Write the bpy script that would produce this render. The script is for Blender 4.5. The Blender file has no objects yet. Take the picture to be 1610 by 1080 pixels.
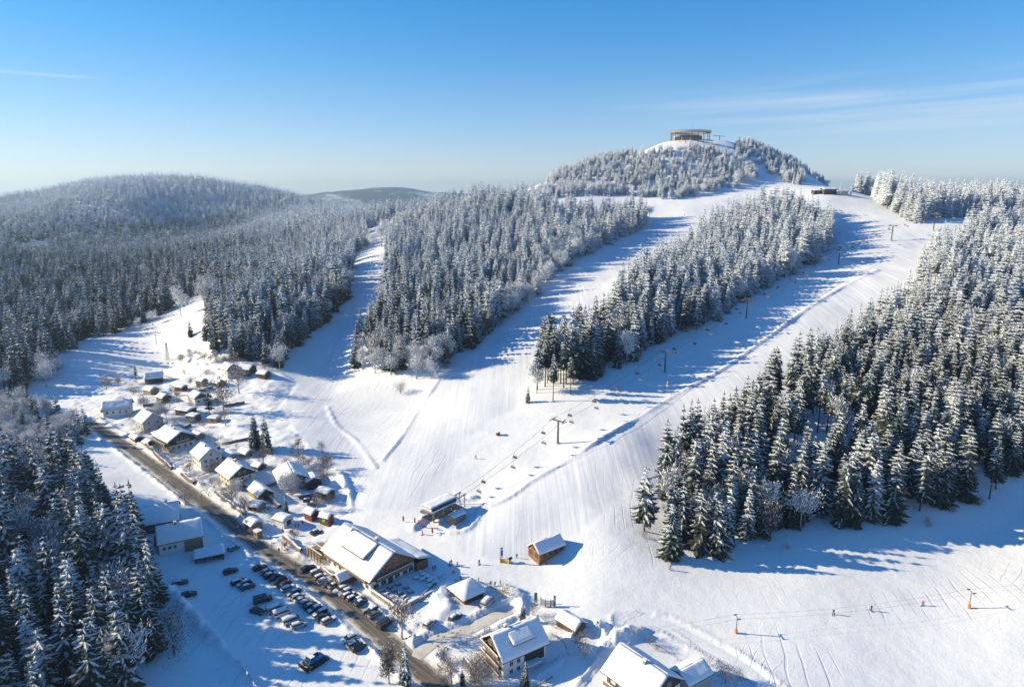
import bpy, bmesh, math, random
import numpy as np
from mathutils import Vector, Matrix

scene = bpy.context.scene
COL = scene.collection
# ---------------------------------------------------------------- camera
FPX, PITCH, CAMZ = 1073.0, math.radians(12.9), 120.0
SP, CP = math.sin(PITCH), math.cos(PITCH)
cam_data = bpy.data.cameras.new('camera'); cam = bpy.data.objects.new('camera', cam_data); COL.objects.link(cam)
cam.location = (0, 0, CAMZ); cam.rotation_euler = (math.pi/2 - PITCH, 0, 0)
cam_data.sensor_width = 36.0; cam_data.lens = 24.0
cam_data.clip_start = 1.0; cam_data.clip_end = 60000
scene.camera = cam
# ---------------------------------------------------------------- light, sky, exposure
SUN_EL = math.radians(22.0)
SUN_DIR = Vector((-0.99, 0.13, 0)).normalized()            # horizontal direction towards the sun
world = bpy.data.worlds.new('World'); scene.world = world; world.use_nodes = True
nt = world.node_tree; nt.nodes.clear()
wo = nt.nodes.new('ShaderNodeOutputWorld'); wb = nt.nodes.new('ShaderNodeBackground')
sky = nt.nodes.new('ShaderNodeTexSky'); sky.sky_type = 'NISHITA'; sky.sun_disc = False
sky.sun_elevation = SUN_EL; sky.sun_rotation = math.atan2(SUN_DIR.x, SUN_DIR.y)
sky.altitude = 900; sky.air_density = 1.0; sky.dust_density = 0.12; sky.ozone_density = 2.2
wb.inputs['Strength'].default_value = 0.122
# cirrus: stretched noise over the sky direction, only in a low band and mostly right of the hill
tc = nt.nodes.new('ShaderNodeTexCoord'); sep = nt.nodes.new('ShaderNodeSeparateXYZ')
nt.links.new(tc.outputs['Generated'], sep.inputs[0])
def wmath(op, a, b=None, clamp=False):
    n = nt.nodes.new('ShaderNodeMath'); n.operation = op; n.use_clamp = clamp
    for i, v in enumerate((a, b)):
        if v is None: continue
        if isinstance(v, (int, float)): n.inputs[i].default_value = v
        else: nt.links.new(v, n.inputs[i])
    return n.outputs[0]
def wmap(v, a, b, c, d):
    n = nt.nodes.new('ShaderNodeMapRange'); n.interpolation_type = 'SMOOTHSTEP'
    nt.links.new(v, n.inputs[0])
    for i, x in enumerate((a, b, c, d)): n.inputs[i+1].default_value = x
    return n.outputs[0]
az = wmath('ARCTAN2', sep.outputs[0], sep.outputs[1]); elv = wmath('ARCSINE', sep.outputs[2])
comb = nt.nodes.new('ShaderNodeCombineXYZ')
nt.links.new(wmath('MULTIPLY', az, 1.6), comb.inputs[0])
nt.links.new(wmath('ADD', wmath('MULTIPLY', elv, 34.0), wmath('MULTIPLY', az, -1.1)), comb.inputs[1])
cn = nt.nodes.new('ShaderNodeTexNoise'); cn.inputs['Scale'].default_value = 1.7; cn.inputs['Detail'].default_value = 7; cn.inputs['Roughness'].default_value = 0.5
nt.links.new(comb.outputs[0], cn.inputs['Vector'])
cloud = wmap(cn.outputs['Fac'], 0.36, 0.70, 0.0, 1.0)
right = wmap(az, 0.02, 0.5, 0.0, 1.0)
b1 = wmath('MULTIPLY', wmap(elv, 0.045, 0.085, 0, 1), wmap(elv, 0.105, 0.15, 1, 0))
c_r = wmath('MULTIPLY', wmath('MULTIPLY', cloud, b1), right)
# one thin contrail-like streak on the left
st_e = wmath('ABSOLUTE', wmath('SUBTRACT', elv, 0.126))
streak = wmath('MULTIPLY', wmap(st_e, 0.0, 0.0032, 1, 0), wmath('MULTIPLY', wmap(az, -0.74, -0.60, 0.2, 1), wmap(az, -0.55, -0.505, 1, 0)))
cl = wmath('MULTIPLY', wmath('MAXIMUM', wmath('MULTIPLY', c_r, 0.8), wmath('MULTIPLY', streak, 0.5)), 0.8, True)
low = wmath('MULTIPLY', wmap(elv, -0.02, 0.24, 1, 0), 0.5)
tint = nt.nodes.new('ShaderNodeMix'); tint.data_type = 'RGBA'; tint.blend_type = 'MULTIPLY'
tint.inputs[0].default_value = 1.0
nt.links.new(sky.outputs[0], tint.inputs[6]); 
hz = nt.nodes.new('ShaderNodeMix'); hz.data_type = 'RGBA'; nt.links.new(wmap(elv, 0.0, 0.26, 0, 1), hz.inputs[0])
hz.inputs[6].default_value = (0.58, 0.68, 0.95, 1); hz.inputs[7].default_value = (0.18, 0.59, 1.03, 1)
nt.links.new(hz.outputs[2], tint.inputs[7])
mixc = nt.nodes.new('ShaderNodeMix'); mixc.data_type = 'RGBA'
den = nt.nodes.new('ShaderNodeVectorMath'); den.operation = 'MULTIPLY_ADD'; nt.links.new(tint.outputs[2], den.inputs[0]); den.inputs[1].default_value = (.072,)*3; den.inputs[2].default_value = (.87,)*3
soft = nt.nodes.new('ShaderNodeVectorMath'); soft.operation = 'DIVIDE'; nt.links.new(tint.outputs[2], soft.inputs[0]); nt.links.new(den.outputs[0], soft.inputs[1])
nt.links.new(cl, mixc.inputs[0]); nt.links.new(soft.outputs[0], mixc.inputs[6]); mixc.inputs[7].default_value = (3.2, 3.8, 4.5, 1)
nt.links.new(mixc.outputs[2], wb.inputs['Color']); nt.links.new(wb.outputs[0], wo.inputs['Surface'])

sun_data = bpy.data.lights.new('sun', 'SUN'); sun_data.energy = 5.0; sun_data.angle = math.radians(0.5)
sun_data.color = (1.0, 0.85, 0.56)
sun = bpy.data.objects.new('sun', sun_data); COL.objects.link(sun)
sv = Vector((SUN_DIR.x*math.cos(SUN_EL), SUN_DIR.y*math.cos(SUN_EL), math.sin(SUN_EL)))
sun.rotation_euler = sv.to_track_quat('Z', 'Y').to_euler(); sun.location = (-200, 100, 300)
vs = scene.view_settings
vs.view_transform = 'Standard'; vs.look = 'None'; vs.exposure = 0.72; vs.gamma = 1.0; vs.use_curve_mapping = False
scene.render.engine = 'CYCLES'
cy = scene.cycles
cy.max_bounces = 6; cy.diffuse_bounces = 3; cy.glossy_bounces = 2; cy.transmission_bounces = 2; cy.transparent_max_bounces = 4; cy.volume_bounces = 0
cy.use_denoising = True
try: cy.denoiser = 'OPENIMAGEDENOISE'
except Exception: pass
cy.caustics_reflective = False; cy.caustics_refractive = False

R = random.Random(7)
# ================================================================ terrain
def _s(v): return SP + CP*(v-540.0)/FPX
def unproject(u, v, t):
    b = (v-540.0)/FPX
    return np.array(((u-805.0)/FPX*t, t*(CP - b*SP), CAMZ - t*_s(v)))
CT = [  # control points: pixel u, v and forward distance t (metres)
 (380,590,405),(300,570,462),(100,570,451),(180,530,518),(240,505,564),(330,500,500),(330,540,450),(400,580,410),(440,560,430),
 (500,620,385),(520,570,430),(545,510,490),(575,450,550),(590,398,620),(450,480,520),(520,420,640),(400,430,700),(330,440,680),
 (60,520,560),(0,600,420),(100,470,700),(250,470,680),(200,420,920),(50,420,950),(300,400,1050),(0,380,1250),(420,390,950),
 (550,360,900),(580,350,960),(480,340,1300),(150,370,1400),(310,290,1900),(220,304,1700),(190,314,1610),(150,326,1540),(245,329,1640),(275,342,1640),(330,350,1650),(300,368,1560),(360,346,1700),(400,325,1800),(60,338,1480),(20,335,1700),
 (400,300,1950),(480,318,1950),(560,335,1900),
 (600,585,405),(560,540,440),(650,590,395),(700,560,415),(800,490,480),(880,430,550),(960,375,640),(1020,345,700),(650,500,480),
 (700,430,570),(620,430,570),(640,380,670),(760,370,650),(740,335,730),(830,335,700),(900,335,720),(850,305,800),(930,315,760),
 (870,300,820),(960,300,800),(1050,310,770),(1130,320,740),(1200,300,780),(1280,292,800),(1085,265,835),(990,262,850),(930,270,850),
 (1200,265,850),(1250,265,870),(1085,219,900),(1040,225,905),(1140,222,905),(1180,232,910),(1000,243,900),(900,270,880),(946,251,890),(885,276,870),(1240,255,900),(1290,288,870),
 (1300,303,720),(1350,320,690),(1400,345,640),(1440,370,590),(1500,350,620),(1370,310,740),(1480,335,700),(1580,330,720),
 (1310,345,660),(1330,400,560),(1390,420,520),(1250,470,470),(1150,540,410),(1250,540,400),(1050,600,360),(1150,610,345),(980,690,300),
 (870,720,290),(800,800,250),(760,780,265),(680,740,285),(620,700,315),(950,830,235),(1000,760,265),(1060,700,300),(1180,640,325),
 (740,640,345),(640,620,380),(560,620,385),(870,640,335),(940,590,370),(1000,540,410),(980,450,500),(1080,400,580),(1130,350,670),
 (1230,330,690),(1290,400,570),(1200,440,510),
 (1440,460,460),(1430,490,440),(1330,560,380),(1240,640,325),(1080,740,280),(1600,560,370),(1600,430,500),(1600,370,600),(1500,600,345),
 (1450,700,285),(1600,700,285),(1500,790,258),(1300,750,275)]
CZ = [ # control points: pixel u, v and height
 (805,1080,0),(300,1080,1),(0,1000,5),(0,800,9),(120,780,5),(1600,1080,-2),(1600,950,0),(1300,900,0),(1600,830,1),(1100,870,1),(1200,1080,-1),
 (690,860,.5),(600,800,1.5),(850,880,.5),(560,760,2),(450,780,.7),(330,860,0),(480,960,0),(250,800,1.5),(160,690,2.2),(190,650,3),(240,600,5),(300,650,4),
 (380,700,3),(480,700,4),(130,610,3),(560,690,3.2),(560,1000,0),(700,960,0),(950,980,.6),(1000,930,.4)]
CW = [ # far and off-picture points: x, y, height
 (-420,180,22),(-300,120,8),(420,180,0),(560,420,45),(600,640,80),(650,900,70),(-600,420,30),(-700,700,25),(-1100,900,60),(-1500,1300,60),(-1500,2000,70),
 (0,60,0),(200,60,-2),(-200,60,4),(240,1050,120),(60,1050,90),(420,1050,95),(240,1250,40),(-100,1150,60),(600,1300,10),(-900,2500,40),(-300,2500,-10),(300,2000,-30),
 (1200,1500,-20),(1500,900,20),(-2600,2400,30),(0,3500,-90),(-3000,3600,-60),(3000,3500,-90),(0,6500,-140),(5000,6500,-140),(-5000,6500,-140),
 (0,14000,-260),(12000,14000,-260),(-12000,14000,-260)]
_P = []
for u, v, t in CT: _P.append(unproject(u, v, t))
for u, v, z in CZ: _P.append(unproject(u, v, (CAMZ - z)/_s(v)))
for w in CW: _P.append(np.array(w, float))
_P = np.array(_P)
def _q(x, y):
    y = np.maximum(y, 40.0)
    return np.stack((x/y*1.25, np.log(y)), -1)
def _phi(d2): return 0.5*d2*np.log(d2 + 1e-12)
_C = _q(_P[:, 0], _P[:, 1]); _n = len(_C)
_A = np.zeros((_n+3, _n+3)); _d = ((_C[:, None]-_C[None])**2).sum(-1)
_A[:_n, :_n] = _phi(_d) + np.eye(_n)*2e-4
_A[:_n, _n] = 1; _A[:_n, _n+1:] = _C; _A[_n:, :_n] = _A[:_n, _n:].T
_W = np.linalg.solve(_A, np.concatenate((_P[:, 2], np.zeros(3))))
_CX = _C[:, 0][None]; _CY = _C[:, 1][None]
def base_h(x, y):
    """Smooth height of the land (thin-plate surface through the control points)."""
    x = np.asarray(x, float); y = np.asarray(y, float); sh = np.broadcast(x, y).shape
    q = _q(*np.broadcast_arrays(x, y)).reshape(-1, 2); out = np.empty(len(q))
    for i in range(0, len(q), 4000):
        b = q[i:i+4000]; d2 = ((b[:, :1]-_CX)**2+(b[:, 1:]-_CY)**2).astype(np.float64)
        out[i:i+4000] = _phi(d2) @ _W[:_n] + _W[_n] + b @ _W[_n+1:]
    return out.reshape(sh)
def _hash(i, j, s):
    h = (i*374761393 + j*668265263 + s*974634217) & 0xFFFFFFFF
    h = ((h ^ (h >> 13))*1274126177) & 0xFFFFFFFF
    return ((h ^ (h >> 16)) & 0xFFFF)/65535.0
def vnoise(x, y, s=0):
    xi = np.floor(x).astype(np.int64); yi = np.floor(y).astype(np.int64); fx = x-xi; fy = y-yi
    fx = fx*fx*(3-2*fx); fy = fy*fy*(3-2*fy)
    a = _hash(xi, yi, s); b = _hash(xi+1, yi, s); c = _hash(xi, yi+1, s); d = _hash(xi+1, yi+1, s)
    return (a*(1-fx)+b*fx)*(1-fy) + (c*(1-fx)+d*fx)*fy - 0.5
def sstep(a, b, x):
    t = np.clip((x-a)/(b-a), 0, 1); return t*t*(3-2*t)
_ts = np.concatenate((np.arange(120, 480, 4.0), np.geomspace(480, 6000, 150)))
def at(u, v):
    """Where the line of sight through photo pixel (u, v) meets the land."""
    P = unproject(u, v, _ts) if False else np.stack([((u-805.0)/FPX)*_ts, _ts*(CP-(v-540.0)/FPX*SP), CAMZ-_ts*_s(v)], -1)
    d = P[:, 2] - base_h(P[:, 0], P[:, 1]); k = np.where(d < 0)[0]
    if len(k) == 0: return Vector(P[-1])
    i = max(k[0], 1); a, b = _ts[i-1], _ts[i]
    for _ in range(12):
        m = (a+b)/2; p = unproject(u, v, m)
        if p[2] < base_h(p[0], p[1]): b = m
        else: a = m
    return Vector(unproject(u, v, (a+b)/2))
def line(pts): return np.array([at(*p)[:2] for p in pts])
def smooth_line(pts, step=2.0):
    """Catmull-Rom through ground points, resampled evenly."""
    P = np.array(pts, float); out = []
    E = np.concatenate((2*P[:1]-P[1:2], P, 2*P[-1:]-P[-2:-1]))
    for i in range(1, len(E)-2):
        n = max(2, int(np.linalg.norm(E[i+1]-E[i])/step))
        for k in range(n):
            t = k/n; a, b, c, d = E[i-1], E[i], E[i+1], E[i+2]
            out.append(0.5*((2*b)+(c-a)*t+(2*a-5*b+4*c-d)*t*t+(3*b-a-3*c+d)*t**3))
    out.append(P[-1]); return np.array(out)
def poly_dist(x, y, L, rng=40.0):
    """Distance of points to a polyline and signed side; far points get rng."""
    d = np.full(x.shape, rng)
    s = np.zeros(x.shape); ar = np.zeros(x.shape)
    m = (x > L[:, 0].min()-rng) & (x < L[:, 0].max()+rng) & (y > L[:, 1].min()-rng) & (y < L[:, 1].max()+rng)
    if not m.any(): return d, s, ar
    px, py = x[m], y[m]; bd = np.full(px.shape, rng); bs = np.zeros(px.shape); ba = np.zeros(px.shape); acc = 0.0
    for i in range(len(L)-1):
        ax, ay = L[i]; ex, ey = L[i+1]-L[i]; ln = math.hypot(ex, ey)
        if ln < 1e-6: continue
        t = np.clip(((px-ax)*ex+(py-ay)*ey)/(ln*ln), 0, 1)
        dd = np.hypot(px-ax-t*ex, py-ay-t*ey); k = dd < bd
        bd[k] = dd[k]; bs[k] = np.sign((px-ax)*ey-(py-ay)*ex)[k]; ba[k] = acc + t[k]*ln; acc += ln
    d[m] = bd; s[m] = bs; ar[m] = ba
    return d, s, ar
def inside(x, y, poly):
    r = np.zeros(np.shape(x), bool); n = len(poly); j = n-1
    for i in range(n):
        xi, yi = poly[i]; xj, yj = poly[j]
        c = ((yi > y) != (yj > y)) & (x < (xj-xi)*(y-yi)/(yj-yi+1e-12)+xi); r ^= c; j = i
    return r

# roads, yards and banks as ground lines
ROAD = smooth_line(line([(715,1120),(685,1075),(640,1035),(590,990),(540,948),(490,910),(440,878),(395,848),(350,812),(300,775),(250,738),(200,702),(160,676),(138,664)]))
SIDE_ROAD = smooth_line(line([(652,1032),(690,1003),(730,992),(770,972),(800,958)]))
LANE = smooth_line(line([(985,975),(1040,980),(1100,1010),(1160,1045),(1210,1085)]))
HOTEL_LANE = smooth_line(line([(925,1005),(900,1045),(860,1085)]))
YARD = [at(*p)[:2] for p in ((275,925),(330,880),(372,868),(410,882),(560,1000),(640,1060),(600,1100),(420,1100),(330,985))]
FRONT = [at(*p)[:2] for p in ((420,868),(480,880),(540,905),(610,955),(650,985),(690,985),(650,1020),(590,975),(470,893))]
RIDGES = [  # polyline, half width, height, lumpiness
 (smooth_line(line([(268,928),(300,965),(340,1000),(375,1030),(405,1062),(430,1100)])), 2.0, 1.5, .8),
 (smooth_line(line([(690,815),(745,800),(790,788),(840,755),(900,720),(960,682),(1050,628),(1120,590),(1200,535),(1300,465),(1380,425)])), 0.9, .85, .2),
 (smooth_line(line([(535,742),(548,770),(552,800)])), 0.7, .8, .2),
 (smooth_line(line([(600,725),(630,690),(660,640),(690,597)])), 0.6, 0.4, .2),
 (smooth_line(line([(515,640),(530,670),(560,695),(590,735)])), 0.8, 0.35, .2),
 (smooth_line(line([(725,1000),(760,985),(800,965),(820,940),(795,928)])), 1.4, 1.0, .6),
 (smooth_line(line([(505,1085),(545,1062),(585,1046),(600,1040)])), 3.0, 2.2, .9),
 (smooth_line(line([(650,985),(690,1000),(722,996)])), 1.6, 1.3, .8),
 (smooth_line(line([(685,975),(700,955),(690,935),(705,925)])), 2.4, 1.1, .6),
 (smooth_line(line([(980,1000),(1000,990),(1022,978)])), 1.6, 1.5, .7),
 (smooth_line(line([(945,990),(975,1000),(960,1020)])), 2.0, 1.2, .8),
 (smooth_line(line([(1040,985),(1100,1018),(1160,1055),(1200,1090)])), 0.9, 0.7, .6),
 (smooth_line(line([(650,830),(668,812),(700,792),(745,783)])), 1.0, .7, .3),
 (smooth_line(line([(690,838),(735,832),(755,805)])), 0.9, 0.5, .3),
 (smooth_line(line([(850,1085),(885,1040),(905,1022)])), 1.2, 1.1, .6),
]
def land_h(x, y, hb):
    """Height of the snow surface: land, roughness, plough banks, road cut."""
    h = hb
    near = 1-sstep(700, 1100, y)
    # gentle undulation and lumps; lumps are stronger in the village gardens, weaker on groomed pistes
    h = h + near*(1.6*vnoise(x/38, y/38, 1)+0.5*vnoise(x/13, y/13, 2))*sstep(0, 1, (y-150)/200+.3)
    garden = inside(x, y, GARDEN)
    h = h + np.where(garden, 1.3*vnoise(x/9, y/9, 3)+.7*vnoise(x/4, y/4, 4)+.35*vnoise(x/1.9, y/1.9, 5), .14*vnoise(x/6.1, y/6.1, 6)+.05*vnoise(x/2.1, y/2.1, 6)+.02*vnoise(x/1.2, y/1.2, 7))*near
    for L, w, hh, lump in RIDGES:
        d, s, a = poly_dist(x, y, L, 14)
        hh = hh*np.clip(1+1.6*vnoise(a/17, a*0+hh*9, 14), .15, 1.6)
        n = 1 + lump*1.5*vnoise(x/2.3, y/2.3, 8) + lump*vnoise(x/0.9, y/0.9, 9)*.3
        h = h + hh*np.exp(-(d/w)**2)*n
    return h
def road_shape(h, x, y, hb):
    for pg in (YARD, FRONT):
        m = inside(x, y, pg)
        h = np.where(m, hb+.05*vnoise(x/2, y/2, 13), h)
    RD = [(poly_dist(x, y, L, 16)[0], w, bank) for L, w, bank in ((ROAD, 3.2, 1.0), (SIDE_ROAD, 2.1, .8), (LANE, 2.2, .35), (HOTEL_LANE, 2.4, .8))]
    clear = np.min([d-w for d, w, _ in RD], axis=0)          # distance to the nearest cleared edge: no bank inside any road
    for d, w, bank in RD:
        k = 1-sstep(w+.2, w+1.6, d)
        h = h*(1-k)+(hb-.15)*k
        h = h + bank*np.exp(-((d-w-1.5)/1.1)**2)*sstep(.2, 1.3, clear)*(1+1.3*vnoise(x/3, y/3, 11)+.8*vnoise(x/1.1, y/1.1, 12))*.8
    for d, w, _ in RD: k = 1-sstep(w, w+.8, d); h = h*(1-k)+(hb-.15)*k
    return h
GARDEN = [at(*p)[:2] for p in ((150,690),(110,640),(150,600),(210,575),(300,560),(420,575),(470,600),(440,640),(470,690),(540,745),(552,800),(500,840),(560,880),(420,868),(400,840),(250,730))]
def ground_h(x, y):
    x = np.asarray(x, float); y = np.asarray(y, float); hb = base_h(x, y)
    return road_shape(land_h(x, y, hb), x, y, hb)
def gz(x, y): return float(ground_h(np.array([x]), np.array([y]))[0])
def gp(u, v, dz=0.0):
    p = at(u, v); return Vector((p.x, p.y, gz(p.x, p.y)+dz))

# ================================================================ materials
def mat(name, col=(.8, .8, .8), rough=.7, metal=0.0, noise=None, bump=None, spec=0.5):
    """Principled material; noise=(scale, other colour, amount), bump=(scale, strength)."""
    m = bpy.data.materials.new(name); m.use_nodes = True; n = m.node_tree; b = n.nodes['Principled BSDF']
    b.inputs['Roughness'].default_value = rough; b.inputs['Metallic'].default_value = metal
    b.inputs['Specular IOR Level'].default_value = spec
    b.inputs['Base Color'].default_value = (*col, 1)
    if noise or bump: g = n.nodes.new('ShaderNodeTexCoord')
    if noise:
        t = n.nodes.new('ShaderNodeTexNoise'); t.inputs['Scale'].default_value = noise[0]; t.inputs['Detail'].default_value = 5
        n.links.new(g.outputs['Object'], t.inputs['Vector'])
        r = n.nodes.new('ShaderNodeMapRange'); n.links.new(t.outputs['Fac'], r.inputs[0])
        r.inputs[1].default_value = .35; r.inputs[2].default_value = .65; r.inputs[3].default_value = 0; r.inputs[4].default_value = noise[2]
        x = n.nodes.new('ShaderNodeMix'); x.data_type = 'RGBA'; n.links.new(r.outputs[0], x.inputs[0])
        x.inputs[6].default_value = (*col, 1); x.inputs[7].default_value = (*noise[1], 1); n.links.new(x.outputs[2], b.inputs['Base Color'])
    if bump:
        t2 = n.nodes.new('ShaderNodeTexNoise'); t2.inputs['Scale'].default_value = bump[0]; t2.inputs['Detail'].default_value = 4
        n.links.new(g.outputs['Object'], t2.inputs['Vector'])
        bp = n.nodes.new('ShaderNodeBump'); bp.inputs['Strength'].default_value = bump[1]; bp.inputs['Distance'].default_value = .1
        n.links.new(t2.outputs['Fac'], bp.inputs['Height']); n.links.new(bp.outputs[0], b.inputs['Normal'])
    return m
class NB:
    """Small helper for building node trees."""
    def __init__(s, m): s.t = m.node_tree; s.b = s.t.nodes.get('Principled BSDF')
    def n(s, k, **kw):
        x = s.t.nodes.new(k)
        for a, v in kw.items(): setattr(x, a, v)
        return x
    def l(s, a, b): s.t.links.new(a, b)
    def math(s, op, a, b=None, clamp=False):
        x = s.n('ShaderNodeMath', operation=op, use_clamp=clamp)
        for i, v in enumerate((a, b)):
            if v is None: continue
            if isinstance(v, (int, float)): x.inputs[i].default_value = v
            else: s.l(v, x.inputs[i])
        return x.outputs[0]
    def rng(s, v, a, b, c, d, smooth=True):
        x = s.n('ShaderNodeMapRange', interpolation_type='SMOOTHSTEP' if smooth else 'LINEAR'); s.l(v, x.inputs[0])
        for i, q in enumerate((a, b, c, d)): x.inputs[i+1].default_value = q
        return x.outputs[0]
    def mix(s, f, a, b):
        x = s.n('ShaderNodeMix', data_type='RGBA')
        if isinstance(f, (int, float)): x.inputs[0].default_value = f
        else: s.l(f, x.inputs[0])
        for i, v in ((6, a), (7, b)):
            if isinstance(v, tuple): x.inputs[i].default_value = (*v[:3], 1)
            else: s.l(v, x.inputs[i])
        return x.outputs[2]
    def noise(s, vec, scale, detail=4, rough=.55):
        x = s.n('ShaderNodeTexNoise'); x.inputs['Scale'].default_value = scale; x.inputs['Detail'].default_value = detail
        x.inputs['Roughness'].default_value = rough
        s.l(vec, x.inputs['Vector']); return x.outputs['Fac']
    def mapping(s, vec, rot=(0, 0, 0), scale=(1, 1, 1)):
        x = s.n('ShaderNodeMapping'); x.inputs['Rotation'].default_value = rot; x.inputs['Scale'].default_value = scale
        s.l(vec, x.inputs['Vector']); return x.outputs[0]
def new_mat(name):
    m = bpy.data.materials.new(name); m.use_nodes = True; return m, NB(m)

SNOW = (.87, .88, .89)
M = {}
# ground snow: grooming lines (attribute 'groom'), trodden or driven snow ('dirt'), far forest cover on distant hills ('wood')
m, k = new_mat('snow_surface'); M['ground'] = m
pos = k.n('ShaderNodeNewGeometry').outputs['Position']
def attr(k, name):
    a = k.n('ShaderNodeAttribute', attribute_name=name); return a.outputs['Fac']
groom, dirt, wood = attr(k, 'groom'), attr(k, 'dirt'), attr(k, 'wood')
gm = k.mapping(pos, (0, 0, math.radians(31)), (1, .022, .04))
warp = k.noise(pos, .012, 2)
stripes = k.noise(gm, .75, 5, .7); fine = k.noise(gm, 3.2, 3, .6)
hs = k.math('ADD', k.math('MULTIPLY', stripes, .55), k.math('MULTIPLY', fine, .22))
lump = k.math('ADD', k.noise(pos, .35, 6, .6), k.math('MULTIPLY', k.noise(pos, 1.6, 4, .6), .45))
# ski tracks: thin curved lines where a warped field crosses a level
tz = attr(k, 'tracks')
wv = k.n('ShaderNodeTexWave', wave_type='BANDS', bands_direction='X'); wv.inputs['Scale'].default_value = .09; wv.inputs['Distortion'].default_value = 16; wv.inputs['Detail'].default_value = 3; wv.inputs['Detail Scale'].default_value = .35
k.l(k.mapping(pos, (0, 0, math.radians(22)), (1, .35, .3)), wv.inputs['Vector'])
wv2 = k.n('ShaderNodeTexWave', wave_type='BANDS', bands_direction='X'); wv2.inputs['Scale'].default_value = .16; wv2.inputs['Distortion'].default_value = 22; wv2.inputs['Detail'].default_value = 2; wv2.inputs['Detail Scale'].default_value = .22
k.l(k.mapping(pos, (0, 0, math.radians(58)), (1, .5, .3)), wv2.inputs['Vector'])
nm_ = k.rng(k.noise(pos, .05, 3), .42, .6, 0, 1)
ln = k.math('MAXIMUM', k.math('MULTIPLY', k.rng(wv.outputs['Fac'], .93, .99, 0, 1), nm_), k.math('MULTIPLY', k.rng(wv2.outputs['Fac'], .94, .99, 0, .9), k.rng(k.noise(pos, .035, 3), .5, .62, 0, 1)))
amt = k.math('ADD', tz, k.math('MULTIPLY', k.rng(k.noise(pos, .022, 2), .50, .62, 0, 1), .35), True)
trk = k.math('MULTIPLY', ln, k.math('MULTIPLY', amt, k.math('SUBTRACT', 1.0, k.math('MULTIPLY', dirt, 3.0), True)))
height = k.n('ShaderNodeMix', data_type='FLOAT'); k.l(groom, height.inputs[0]); k.l(lump, height.inputs[2]); k.l(hs, height.inputs[3])
hh = k.math('SUBTRACT', height.outputs[0], k.math('MULTIPLY', trk, .45))
bp = k.n('ShaderNodeBump'); bp.inputs['Strength'].default_value = .5; bp.inputs['Distance'].default_value = .3
k.l(hh, bp.inputs['Height']); k.l(bp.outputs[0], k.b.inputs['Normal'])
tone = k.rng(k.noise(pos, .045, 5, .6), .3, .7, 0, 1)
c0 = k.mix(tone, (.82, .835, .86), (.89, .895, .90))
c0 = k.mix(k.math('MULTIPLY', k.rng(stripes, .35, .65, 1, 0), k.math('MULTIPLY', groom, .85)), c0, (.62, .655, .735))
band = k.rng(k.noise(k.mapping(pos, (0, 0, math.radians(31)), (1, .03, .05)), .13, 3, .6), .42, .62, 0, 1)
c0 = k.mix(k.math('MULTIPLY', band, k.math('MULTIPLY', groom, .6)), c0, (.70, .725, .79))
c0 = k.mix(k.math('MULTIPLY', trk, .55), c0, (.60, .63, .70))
dn = k.rng(k.noise(pos, .5, 6, .65), .30, .75, .35, 1)
dm = k.math('MULTIPLY', dirt, dn)
c0 = k.mix(dm, c0, (.46, .385, .285))
wn = k.math('MULTIPLY', wood, k.rng(k.noise(k.mapping(pos, scale=(1, .6, 1)), .0035, 9, .72), .34, .50, 0, 1))
c0 = k.mix(wn, c0, (.10, .13, .155))
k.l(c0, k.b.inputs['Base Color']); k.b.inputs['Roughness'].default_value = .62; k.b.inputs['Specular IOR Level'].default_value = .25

# ---------------------------------------------------------------- object helpers
def link_mesh(name, verts, faces, mats, parent=None, mi=None, smooth=False):
    me = bpy.data.meshes.new(name); me.from_pydata([tuple(v) for v in verts], [], [tuple(f) for f in faces]); me.update()
    return link_me(name, me, mats, parent, mi, smooth)
def link_me(name, me, mats, parent=None, mi=None, smooth=False):
    if mats is not None:
        for x in (mats if isinstance(mats, (list, tuple)) else [mats]): me.materials.append(x)
    if mi is not None: me.polygons.foreach_set('material_index', mi)
    if smooth: me.polygons.foreach_set('use_smooth', [True]*len(me.polygons))
    o = bpy.data.objects.new(name, me); COL.objects.link(o)
    if parent is not None: o.parent = parent
    return o
def tag(o, label=None, cat=None, group=None, kind=None):
    if label: o['label'] = label
    if cat: o['category'] = cat
    if group: o['group'] = group
    if kind: o['kind'] = kind
    return o
def thing(name, loc, label, cat, group=None, rz=0.0):
    o = bpy.data.objects.new(name, None); COL.objects.link(o); o.empty_display_size = .5
    o.location = loc; o.rotation_euler = (0, 0, rz); return tag(o, label, cat, group)
KIDS = {}
def copy_tree(o, parent=None):
    c = o.copy(); COL.objects.link(c)
    if parent is not None: c.parent = parent
    for ch in o.children: copy_tree(ch, c)
    return c
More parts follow.
